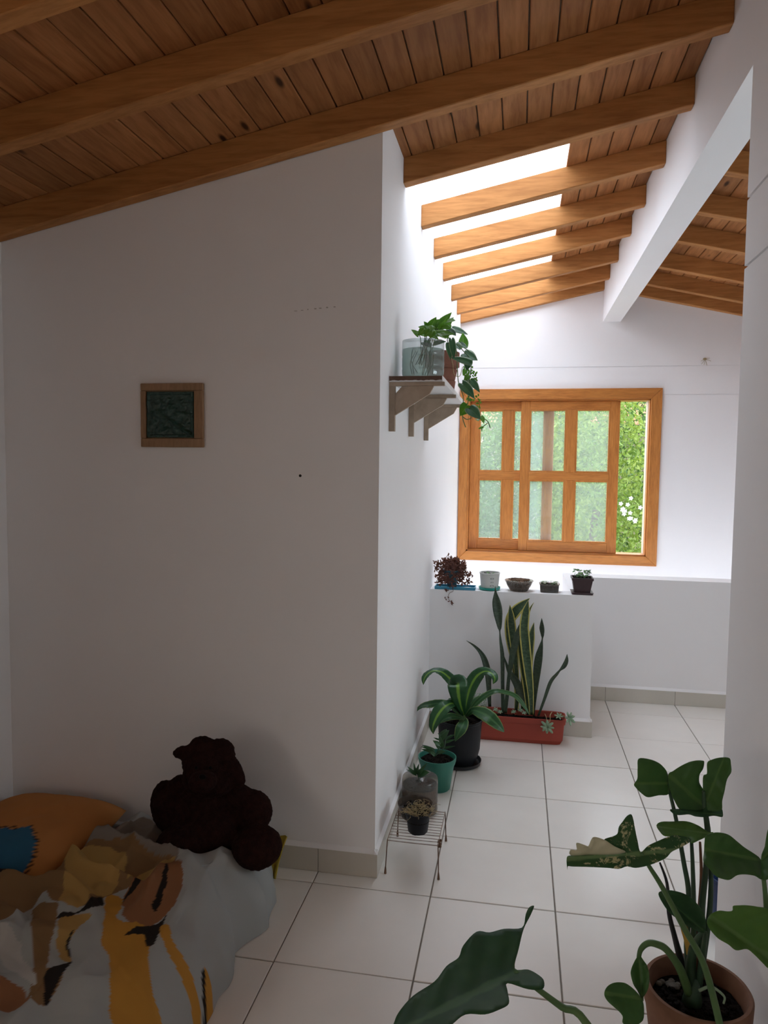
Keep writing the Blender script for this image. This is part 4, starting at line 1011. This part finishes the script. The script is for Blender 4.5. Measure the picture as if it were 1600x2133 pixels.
# ------------------------------------------------------------------ floor bed with printed cover
def inpoly(x, y, P):
    r = False; j = len(P)-1
    for i in range(len(P)):
        if (P[i][1] > y) != (P[j][1] > y) and x < (P[j][0]-P[i][0])*(y-P[i][1])/(P[j][1]-P[i][1])+P[i][0]: r = not r
        j = i
    return r
def pr(poly, z=.20): # outline of a colour patch on the cloth, metres on the flat cloth
    return [tuple(at(x/2.424, 1500+y/2.424, z=z)[:2]) for x, y in crom([tuple(map(float,p)) for p in poly], 4, True)]
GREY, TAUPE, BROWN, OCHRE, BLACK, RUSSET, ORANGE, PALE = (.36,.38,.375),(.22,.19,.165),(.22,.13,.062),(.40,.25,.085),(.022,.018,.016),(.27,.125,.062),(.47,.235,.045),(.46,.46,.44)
PATCH = [(TAUPE, [(300,600),(430,520),(600,510),(800,560),(900,800),(600,720),(420,700)]),
  (BROWN, [(-60,880),(180,800),(300,740),(430,690),(600,700),(760,740),(885,790),(830,830),(700,885),(610,925),(540,960),(430,1040),(300,1000),(210,930),(150,1010),(60,1080),(-60,1090)]),
  (BLACK, [(-60,800),(150,765),(330,700),(440,685),(300,765),(180,825),(-60,890)]),  # shadow strip under the pillow edge, painted into the cloth colour
  (OCHRE, [(320,730),(430,705),(560,725),(640,770),(610,860),(560,945),(470,980),(420,1040),(300,1000),(335,880)]),
  (OCHRE, [(640,880),(760,800),(885,785),(840,825),(720,870)]),
  (RUSSET, [(615,1010),(660,900),(760,855),(850,820),(890,800),(925,900),(900,1000),(830,1070),(740,1125),(640,1110)]),
  (BLACK, [(838,825),(850,900),(800,1030),(770,1030),(812,930)]), (BLACK, [(612,1015),(650,920),(720,870),(700,910),(640,960)]),
  (ORANGE, [(540,960),(620,970),(600,1110),(740,1125),(750,1240),(765,1380),(825,1420),(815,1560),(570,1560),(560,1350),(512,1240),(530,1100)]),
  (BLACK, [(640,1190),(700,1135),(800,1105),(840,1065),(790,1205),(740,1222),(720,1170)]),
  (BLACK, [(410,1060),(470,1000),(524,968),(520,1015),(470,1060),(300,1085),(330,1060)]),
  (OCHRE, [(300,1095),(370,1080),(462,1090),(400,1150),(352,1230),(362,1335),(310,1320),(290,1200)]),
  (BLACK, [(345,1200),(370,1170),(352,1230),(360,1300),(340,1270)]),
  (BROWN, [(170,1000),(290,1010),(285,1120),(250,1250),(240,1400),(330,1360),(250,1560),(150,1560),(172,1330),(160,1150)]),
  (BLACK, [(330,1350),(365,1345),(300,1440),(250,1560),(225,1560),(240,1420)]),
  (PALE, [(0,1160),(60,1165),(110,1230),(170,1400),(190,1480),(140,1440),(40,1340),(0,1290)]),
  (RUSSET, [(-60,1420),(40,1430),(130,1500),(140,1600),(-60,1600)]),
  (ORANGE, [(805,1140),(850,1122),(872,1180),(960,1210),(1045,1240),(1045,1285),(960,1270),(850,1222)]),
  (BLACK, [(1030,1215),(1090,1245),(1092,1270),(1045,1275)]), (ORANGE, [(1035,1140),(1080,1130),(1090,1235),(1055,1228)]), (BLACK, [(1020,1160),(1036,1145),(1045,1220),(1025,1200)])]
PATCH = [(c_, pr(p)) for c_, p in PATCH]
XE = [(1.0,-.86),(1.6,-.85),(1.85,-.835),(2.0,-.83),(2.15,-.865),(2.3,-.815),(2.45,-.83),(2.6,-.90),(2.7,-.98)]
def xedge(y):
    for (a, xa), (c_, xc) in zip(XE, XE[1:]):
        if a <= y <= c_: return xa+(xc-xa)*(y-a)/(c_-a)
    return XE[0][1] if y < 1 else XE[-1][1]
def bedz(x, y):
    base = .245 - .085*max(0, (y-2.25)/.38)**1.3 - .10*max(0, (x+1.15)/.35)**2 * .5
    base += .024*noise.noise((x*4, y*4, 1)) + .014*noise.noise((x*9+y*3, y*9-x*4, 4))
    wr = abs(noise.noise((x*5.5+1.5*y, y*2.2-x*1.2, 6))); base += .055*max(0, .26-wr)/.26*(.4+noise.noise((x*2.5, y*2.5, 3)))
    wr = abs(noise.noise((x*2.6-2*y, y*6+x*2, 11))); base += .045*max(0, .22-wr)/.22*(.4+noise.noise((x*2.5, y*2.5, 8)))
    k = min(1, max(0, (-1.46-x)/.10)) * min(1, max(0, (y-2.02)/.12)); base = base*(1-k) + k*.125
    return base
N1, N2 = 300, 330; vs = []; cols = []
YA, YZ = 1.02, YF-.016; XA = XFL+.012
for i in range(N2+1):
    y = YA+(YZ-YA)*i/N2
    for k in range(N1+1):
        u = k/N1; x = XA+(xedge(y)-XA)*u; xe = xedge(y); d = min(xe-x, (y-YA), (YZ-y)+.06 if True else 9)
        r_ = .13; h = bedz(x, y); f_ = 1 if d > r_ else math.sqrt(max(0, 1-(1-d/r_)**2))
        vs.append((x + (.018*noise.noise((y*9, 3, 1)) if u > .9 else 0), y, max(.002, h*f_)))
        cx_, cy_ = x, y; colr = GREY
        jx, jy = x+.008*noise.noise((x*22,y*22,1)), y+.008*noise.noise((x*22,y*22,5))
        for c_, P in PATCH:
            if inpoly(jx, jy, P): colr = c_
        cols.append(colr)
W = N1+1
me = bpy.data.meshes.new('cover'); fs = [(i*W+k, i*W+k+1, i*W+W+k+1, i*W+W+k) for i in range(N2) for k in range(N1)]
me.from_pydata(vs, [], fs); ca = me.color_attributes.new('print', 'FLOAT_COLOR', 'POINT')
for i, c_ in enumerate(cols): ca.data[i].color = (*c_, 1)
me.polygons.foreach_set('use_smooth', [True]*len(me.polygons)); me.materials.append(M['print'])
t = thing('floor_bed', 'low floor cushion under a grey, ochre and orange printed sheet', 'cushion')
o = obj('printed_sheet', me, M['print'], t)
b = MB(); b.bbox(XFL+.03, -.95, 1.10, YF-.08, .001, .10, .03); obj('stuffing', b, M['yellowcloth'], t)

# pillow
t = thing('orange_pillow', 'orange pillow with a fringed blue patch against the wall at the picture edge', 'pillow')
pc, pa, pb_ = Vector((-1.775, 2.365, .165)), .265, .275; grid = []; grid2 = []; n = 60; cl = []; cl2 = []
BL = [tuple(at(x/2.424, 1500+y/2.424, z=.255)[:2]) for x, y in ((-60,570),(20,560),(80,570),(150,555),(185,620),(160,670),(120,700),(60,745),(-60,760))]
def fringe(x, y): 
    if inpoly(x, y, BL): return (.035,.125,.22)
    for dx, dy in ((.012,0),(-.012,0),(0,.012),(0,-.012),(.018,.01),(-.018,.01)):
        if inpoly(x+dx, y+dy, BL) and (int((x*1.0+y*.6)*170) % 2 == 0): return (.03,.022,.018)
    return (.47,.20,.065)
for i in range(n+1):
    for k in range(n+1):
        u, v = -1+2*k/n, -1+2*i/n; q = (1-abs(u)**3.2)*(1-abs(v)**3.2); h = .085*max(0,q)**.5
        x = pc.x+pa*u*(1-.05*v*v); y = pc.y+pb_*v*(1-.05*u*u); wr = .010*noise.noise((x*9,y*9,2))+.006*noise.noise((x*22,y*14,4))
        grid.append((x,y,pc.z+.02+h+wr*q)); grid2.append((x,y,pc.z+.02-.045*max(0,q)**.5))
        cl.append(fringe(x,y)); cl2.append((.47,.20,.065))
W = n+1; me = bpy.data.meshes.new('cover'); fs = []
for off in (0, W*W): fs += [(off+i*W+k, off+i*W+k+1, off+i*W+W+k+1, off+i*W+W+k) for i in range(n) for k in range(n)]
me.from_pydata(grid+grid2, [], fs); ca = me.color_attributes.new('print','FLOAT_COLOR','POINT')
for i, c_ in enumerate(cl+cl2): ca.data[i].color = (*c_, 1)
bm = bmesh.new(); bm.from_mesh(me); bmesh.ops.remove_doubles(bm, verts=bm.verts, dist=.0005); bmesh.ops.recalc_face_normals(bm, faces=bm.faces); bm.to_mesh(me); bm.free()
me.polygons.foreach_set('use_smooth', [True]*len(me.polygons)); me.materials.append(M['print'])
obj('pillow_cover', me, M['print'], t)

# yellow cloth corner
t = None
b = MB(); rows = []
for i in range(9):
    v = i/8; rows.append([(-.905+.055*(1-v*.5)*k/6+.006*math.sin(k*1.7+v*3), 2.645-.07*v-.012*math.sin(k*1.3), max(.004, .13*(1-v)+.002*k)) for k in range(7)])
b.sheet(rows); o = obj('yellow_cloth', b, M['yellowcloth'], smooth=True); solid(o, .004); tag(o, 'yellow cloth corner hanging behind the plush toy by the skirting', 'cloth')

# ------------------------------------------------------------------ plush toy
M['plusheye'] = simple('dark_bead', (.006,.004,.004), None, 10, .8, 0, spec=.1)
t = thing('plush_toy', 'dark brown plush toy with floppy ears sitting against the shaded wall', 'plush toy')
def cc(x, y): return 290+x/4.848, 1500+y/4.848
b = MB(); k_ = 2.4/F/4.848
def blob(x, y, rx, ry, d, yy, tilt=0, rd=None):
    p = at(*cc(x,y), y=yy); b.ell(p, (rx*k_, (rd or (rx+ry)/2)*k_*d, ry*k_), Matrix.Rotation(math.radians(tilt),3,'Y'), 20, 14)
blob(690,430,285,250,.9,2.42); blob(700,590,300,200,.9,2.39); blob(640,250,150,90,1,2.42)
blob(440,325,125,74,.55,2.40,-14); blob(560,300,110,90,.6,2.41,-8)
blob(930,500,120,220,.5,2.40,-32); blob(1000,590,85,110,.5,2.39,-20); blob(820,330,170,160,.8,2.42)
blob(690,960,430,420,.75,2.44); blob(300,880,200,310,.7,2.42,-12); blob(1150,920,220,240,.7,2.42,15)
blob(430,720,175,190,.8,2.42); blob(1020,800,170,170,.7,2.42); blob(480,1290,350,250,1.0,2.32); blob(1190,1280,270,215,1.1,2.33); blob(640,620,150,110,1.2,2.29); blob(760,1150,330,300,.9,2.38)
o = obj('body', b, M['plush'], t, smooth=True)
rm = o.modifiers.new('skin','REMESH'); rm.mode = 'VOXEL'; rm.voxel_size = .007; rm.use_smooth_shade = True
sm = o.modifiers.new('soft','SMOOTH'); sm.iterations = 6; sm.factor = .5
tx = bpy.data.textures.new('fuzz','CLOUDS'); tx.noise_scale = .012
dp = o.modifiers.new('fuzz','DISPLACE'); dp.texture = tx; dp.strength = .008; dp.mid_level = .5
for x in (575, 720):
    b = MB(); b.ell(at(*cc(x,480), y=2.325), (.006,.004,.006)); obj('eye', b, M['plusheye'], t, smooth=True)
b = MB(); b.ell(at(*cc(640,575), y=2.22), (.013,.007,.009)); obj('nose', b, M['plusheye'], t, smooth=True)

# ------------------------------------------------------------------ foreground plant in terracotta pot
t = thing('broad_leaf_plant', 'large-leaved green plant in a round terracotta pot beside the wall end', 'potted plant')
pcx, pcy = .470, 1.86; R = .128; PH = .298
b = MB(); b.lathe([(.086,0),(.090,.004),(.122,PH-.06),(R-.002,PH-.05),(R,PH-.006),(R-.004,PH),(R-.012,PH),(R-.016,PH-.008),(R-.020,PH-.05),(.001,PH-.052)], (pcx,pcy,.0005), 64); pot = obj('pot', b, M['terra'], t, smooth=True, angle=40)
b = soilmb((pcx,pcy,PH-.049), R-.020, 36, .010); clods(b, (pcx,pcy,PH-.043), R-.03, 110, .007); obj('soil', b, M['soil'], t)
b = MB()
for k in range(12): b.ell((pcx-.05+random.gauss(0,.012), pcy+.05+random.gauss(0,.008), PH-.040), (.009,.008,.006), n=7, m=5)
obj('pale_lump', b, simple('pale_grit', (.20,.18,.15), (.10,.09,.075), 60, .9, .5), t)
K = dict(ox=1160, oy=1560, scale=3.636)
def LF(poly, y0, mt, mid, gx=0, gy=0, fold=.03, curl=0, c=None, seed=0):
    o = obj('leaf', traced(poly, y0, gx, gy, c or mid[0], mid, fold, curl, seed=seed, **K), M[mt], t, smooth=True); solid(o, .0011); return o
# top pair of leaves
LF([(620,75),(700,78),(770,105),(815,145),(840,190),(850,262),(846,342),(770,352),(690,366),(640,335),(600,295),(585,268),(610,225),(612,150)], 1.93, 'alo', ((846,260),(590,262)), .0002, .0, .025, .02)
LF([(845,192),(880,168),(930,135),(1000,100),(1060,87),(1100,88),(1117,98),(1108,150),(1082,195),(1080,255),(1112,312),(1128,372),(1126,460),(1060,476),(1000,474),(935,460),(898,405),(868,340),(850,270)], 1.90, 'alo', ((850,200),(1100,420)), .0002, -.0006, .03, .02, seed=2)
LF([(1140,105),(1180,80),(1240,65),(1305,68),(1318,110),(1322,175),(1290,230),(1268,330),(1252,400),(1248,462),(1190,474),(1130,468),(1115,380),(1107,300),(1110,205),(1138,185)], 1.87, 'alo', ((1120,430),(1260,80)), .0001, -.0004, .02, .0, seed=3)
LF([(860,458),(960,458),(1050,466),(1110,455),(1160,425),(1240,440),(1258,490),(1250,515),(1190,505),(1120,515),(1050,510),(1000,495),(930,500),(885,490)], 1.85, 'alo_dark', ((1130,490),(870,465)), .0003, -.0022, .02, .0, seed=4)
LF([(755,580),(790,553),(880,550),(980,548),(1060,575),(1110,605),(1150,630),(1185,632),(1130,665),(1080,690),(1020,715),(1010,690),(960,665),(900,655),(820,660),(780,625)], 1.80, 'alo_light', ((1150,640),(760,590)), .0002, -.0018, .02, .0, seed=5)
# right-hand leaf
LF([(1125,670),(1160,645),(1220,632),(1300,650),(1360,695),(1420,745),(1490,790),(1535,825),(1550,870),(1556,985),(1500,960),(1430,950),(1370,955),(1310,990),(1260,985),(1200,960),(1150,900),(1110,850),(1115,780)], 1.60, 'alo', ((1540,840),(1120,760)), .0004, -.0006, .04, .0, seed=6)
LF([(1548,822),(1575,740),(1600,610),(1650,560),(1690,640),(1700,800),(1670,930),(1600,985),(1556,985)], 1.585, 'alo', ((1545,840),(1700,700)), -.0002, -.0006, .02, .0, seed=7)
# variegated leaf and its cream part
LF([(75,825),(110,806),(240,800),(420,798),(520,780),(440,742),(358,690),(430,660),(460,640),(470,590),(500,550),(530,510),(562,495),(578,530),(592,600),(612,700),(635,780),(690,735),(760,700),(870,657),(950,660),(1012,680),(1000,710),(930,750),(870,780),(820,830),(700,880),(600,900),(530,890),(470,908),(380,900),(240,893),(120,890),(84,888),(80,915)], 1.70, 'alo_var', ((640,790),(90,830)), .0002, -.0007, .03, .0, seed=8)
o = LF([(108,806),(104,765),(150,765),(150,712),(215,730),(240,735),(260,690),(285,667),(360,688),(442,740),(522,780),(420,799),(240,801)], 1.699, 'cream', ((640,790),(90,830)), .0002, -.0007, .03, .0, c=(640,790), seed=8); o.name = 'cream_patch'; o['label'] = 'cream-white part of the variegated leaf'
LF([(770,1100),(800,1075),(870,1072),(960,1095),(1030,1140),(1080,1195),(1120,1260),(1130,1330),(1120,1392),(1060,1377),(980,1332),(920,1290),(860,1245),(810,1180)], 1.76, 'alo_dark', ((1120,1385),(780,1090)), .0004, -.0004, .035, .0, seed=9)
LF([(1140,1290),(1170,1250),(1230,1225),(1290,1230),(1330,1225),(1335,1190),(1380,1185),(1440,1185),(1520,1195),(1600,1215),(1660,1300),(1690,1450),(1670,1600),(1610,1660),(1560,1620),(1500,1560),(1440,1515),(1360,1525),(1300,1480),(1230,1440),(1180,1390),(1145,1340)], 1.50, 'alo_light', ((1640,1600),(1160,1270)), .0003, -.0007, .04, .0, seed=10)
LF([(560,1700),(575,1640),(600,1590),(625,1560),(655,1600),(685,1645),(700,1720),(690,1820),(645,1885),(610,1830),(580,1780)], 1.78, 'alo', ((622,1565),(645,1885)), .0, -.0004, .02, .0, seed=11)
LF([(360,1860),(375,1810),(420,1775),(490,1768),(540,1785),(600,1835),(640,1890),(660,1950),(650,2060),(560,2100),(500,2075),(498,2020),(440,1960),(385,1910)], 1.72, 'alo', ((640,1890),(380,1850)), .0003, -.0006, .02, .0, seed=12)
B = (1030,1880)
for pth, y0, r0, r1, mt in [
  ([(1010,1800,0),(985,1500,0),(1000,1110,.02),(960,850,.04),(905,540,.06),(858,335,.08),(846,262,.08)], 1.85, .008, .0036, 'petiole_d'),
  ([(1030,1820,0),(1035,1500,0),(1036,1150,0),(1030,900,-.03),(1020,700,-.05)], 1.85, .008, .004, 'petiole_d'),
  ([(1060,1820,.01),(1090,1500,.01),(1100,1200,.01),(1130,900,.01),(1140,650,.01),(1118,440,.02),(1112,320,.02)], 1.85, .010, .004, 'petiole_d'),
  ([(1075,1820,.02),(1150,1300,.02),(1168,1000,.02),(1160,700,.01),(1138,510,.01)], 1.85, .008, .004, 'petiole_d'),
  ([(1040,1850,0),(1060,1500,0),(1085,1160,.03),(1095,950,.03),(1085,705,.03)], 1.86, .007, .003, 'petiole_b'),
  ([(990,1760,0),(930,1560,0),(895,1430,0),(850,1240,0),(835,1020,.02),(780,860,.03)], 1.88, .010, .0024, 'blackplastic'),
  ([(1000,1850,-.02),(940,1680,-.05),(880,1580,-.07),(820,1510,-.08),(760,1480,-.09),(700,1470,-.09),(650,1500,-.09),(624,1560,-.085),(622,1700,-.08),(645,1885,-.09),(640,1890,-.13)], 1.865, .011, .0035, 'petiole'),
  ([(1020,1880,-.01),(1010,1600,-.02),(1060,1450,-.06),(1110,1390,-.09)], 1.86, .012, .005, 'petiole_d'),
  ([(1060,1850,0),(1100,1600,-.03),(1120,1450,-.09),(1125,1385,-.10)], 1.86, .009, .004, 'petiole_d')]:
    obj('petiole', stalk(pth, y0, r0, r1, **K), M[mt], t, smooth=True)
obj('petiole', stalk([(1250,2150,.03),(1120,1650,.02),(960,1350,.01),(800,1050,0),(700,890,0),(638,785,-.001)], 1.70, .0085, .004, **K), M['petiole'], t, smooth=True)
b = MB(); p = at(1160+B[0]/3.636, 1560+B[1]/3.636, y=1.85); b.tube([(p.x,p.y+.01,PH-.055),tuple(p),(p.x,p.y+.004,p.z+.05)], [.026,.022,.014], 12); obj('stem_base', b, M['petiole_d'], t, smooth=True)
obj('withered_sheath', strip(*straps([(935,1300,6),(960,1350,24),(985,1430,26),(985,1510,10),(985,1560,2)], 1.825, 0, 3.636, 1160, 1560), (0,-1,.1), 5, .2), M['yellowleaf'], t, smooth=True)
obj('aerial_root', stalk([(1080,1830,0),(1160,1800,-.01),(1220,1830,-.02),(1270,1880,-.03),(1262,1930,-.04)], 1.80, .0040, .0022, **K), M['succ'], t, smooth=True)

# second plant whose pot stands below the picture edge; its leaves reach into view
t = thing('arrow_leaf_plant', 'arrow-shaped dark green leaf on a long stalk reaching in at the picture bottom', 'potted plant')
K2 = dict(ox=800, oy=1560, scale=2.0)
def LG(poly, y0, mt, mid, gx=0, gy=0, fold=.03, seed=0):
    o = obj('leaf', traced(poly, y0, gx, gy, mid[0], mid, fold, 0, seed=seed, step=10, rough=.002, **K2), M[mt], t, smooth=True); solid(o, .0012); return o
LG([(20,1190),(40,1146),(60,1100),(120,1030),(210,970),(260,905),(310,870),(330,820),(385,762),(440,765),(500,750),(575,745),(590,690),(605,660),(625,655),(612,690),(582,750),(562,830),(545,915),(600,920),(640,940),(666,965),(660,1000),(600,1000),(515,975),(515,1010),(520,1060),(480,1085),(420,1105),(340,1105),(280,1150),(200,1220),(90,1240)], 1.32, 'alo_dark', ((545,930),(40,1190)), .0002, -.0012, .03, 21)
qx, qy = .30, 1.20
b = MB(); b.lathe([(.060,0),(.064,.004),(.088,.16),(.094,.162),(.096,.19),(.090,.19),(.085,.165),(.001,.163)], (qx,qy,.0005), 40); obj('pot', b, M['terra_d'], t, smooth=True, angle=40)
b = soilmb((qx,qy,.166), .084); obj('soil', b, M['soil'], t)
pts = [tuple(at(800+545/2,1560+925/2,y=1.32)), tuple(at(800+640/2,1560+1000/2,y=1.32)), tuple(at(800+740/2,1560+1075/2,y=1.315)), tuple(at(800+850/2,1560+1152/2,y=1.30)), (.26,1.24,.42), (.295,1.205,.27), (qx,qy,.16)]
b = MB(); P = crom(pts,5); b.tube(P, [.0042+.006*i/(len(P)-1) for i in range(len(P))], 8); obj('petiole', b, M['petiole'], t, smooth=True)
# stalks of the right-hand leaves come from the second clump too
obj('petiole', stalk([(1700,2150,-.10),(1640,1800,-.06),(1600,1400,-.02),(1575,1050,0),(1543,845,.0)], 1.60, .008, .004, **K), M['petiole'], bpy.data.objects['broad_leaf_plant'], smooth=True)

# blue bucket mostly hidden past the wall end
t = thing('blue_bucket', 'blue plastic bucket almost hidden behind the wall end', 'bucket')
c = (.775, 2.60, .0005)
b = MB(); b.lathe([(.075,0),(.080,.004),(.098,.185),(.104,.187),(.104,.200),(.098,.200),(.094,.18),(.076,.008),(.001,.008)], c, 40); obj('bucket', b, simple('royal_blue_plastic', (.012,.036,.13), (.01,.03,.11), 5, .45, .04), t, smooth=True, angle=40)
b = MB(); b.tube(crom([(c[0]-.102,c[1],.19),(c[0]-.07,c[1]-.02,.235),(c[0],c[1]-.03,.255),(c[0]+.07,c[1]-.02,.235),(c[0]+.102,c[1],.19)],6), .002, 6); obj('handle', b, M['rustdark'], t)

# ================================================================== GARDEN
b = MB(); b.box(-14, 18, 6.9, 34, -3.0, -2.9)
tag(obj('ground', b, M['lawn']), 'green garden ground outside the window', 'ground', kind='structure')
def shrub(name, label, c, R, n, mt, seed, size=.05, trunk=True):
    rnd = random.Random(seed); t = thing(name, label, 'tree', 'garden trees outside the window'); b = MB()
    for k in range(n):
        while True:
            p = Vector((rnd.uniform(-1,1), rnd.uniform(-1,1), rnd.uniform(-1,1)))
            if .35 < p.length < 1: break
        lump = 1+.16*noise.noise(p*3.1+Vector((seed,0,0)))
        q = Vector((c[0]+p.x*R[0]*lump, c[1]+p.y*R[1]*lump, c[2]+p.z*R[2]*lump)); l = size*rnd.uniform(.6,1.3)
        e = Vector((rnd.gauss(0,1), rnd.gauss(0,1)-.4, rnd.gauss(0,1))).normalized(); s = e.cross(Vector((rnd.gauss(0,1),rnd.gauss(0,1),rnd.gauss(0,1)))).normalized()
        b.add([q-e*l, q+s*l*.42, q+e*l, q-s*l*.42], [(0,1,2,3)])
    o = obj('foliage', b, M[mt], t); o['kind'] = 'stuff'
    b = MB(); b.tube(crom([(c[0],c[1],-2.9),(c[0]+.05,c[1],-1.6),(c[0]-.04,c[1],c[2]-R[2]*.3),(c[0],c[1],c[2])],4), [.10]*4+[.08]*5+[.05]*4, 8); obj('trunk', b, M['bark'], t)
    return t
shrub('garden_tree', 'yellow-green leafy tree filling the open side of the window', (1.05, 10.25, 1.0), (.82,.75,2.0), 16000, 'hedge_y', 3, .036)
shrub('garden_tree', 'dark leafy garden tree behind the leftmost panes', (-.90, 10.25, .55), (.80,.75,1.5), 13000, 'hedge_d', 5, .036)
shrub('garden_tree', 'low yellowish bush in front of the garden trees', (.4, 8.55, -.75), (1.9,.45,.75), 12000, 'hedge_y', 6, .034)
shrub('garden_tree', 'bright green tree between and behind the nearer garden trees', (.15, 12.7, .9), (1.45,.85,2.0), 14000, 'hedge', 4, .05)
shrub('garden_tree', 'distant dark tree crown rising behind the other garden trees', (1.6, 15.6, 1.4), (3.2,1.2,2.3), 12000, 'hedge_d', 8, .08)
fl_ = bpy.data.objects['garden_tree']
for k in range(13):
    p = Vector(at(1312+random.gauss(0,16), 1064+random.gauss(0,12), y=9.35)); b = MB(); a0 = random.uniform(0,6)
    for j in range(5):
        a = a0+j*2*math.pi/5; d = Vector((math.cos(a), -.25, math.sin(a))); s_ = Vector((-math.sin(a),0,math.cos(a))); l = .030
        b.add([p, p+d*l*.6+s_*l*.33, p+d*l, p+d*l*.6-s_*l*.33], [(0,1,2,3)])
    obj('flower', b, M['petal'], fl_)
t = thing('house', 'pale house with clay roof half hidden behind the garden trees', 'house')
b = MB(); b.box(-6, 4, 17, 22, -2.9, 2.6); obj('wall', b, M['housewall'], t)
b = MB(); b.prism([(16.6,2.5),(19.5,3.9),(22.4,2.5)], 'x', -6.4, 4.4); obj('roof', b, M['roofclay'], t)
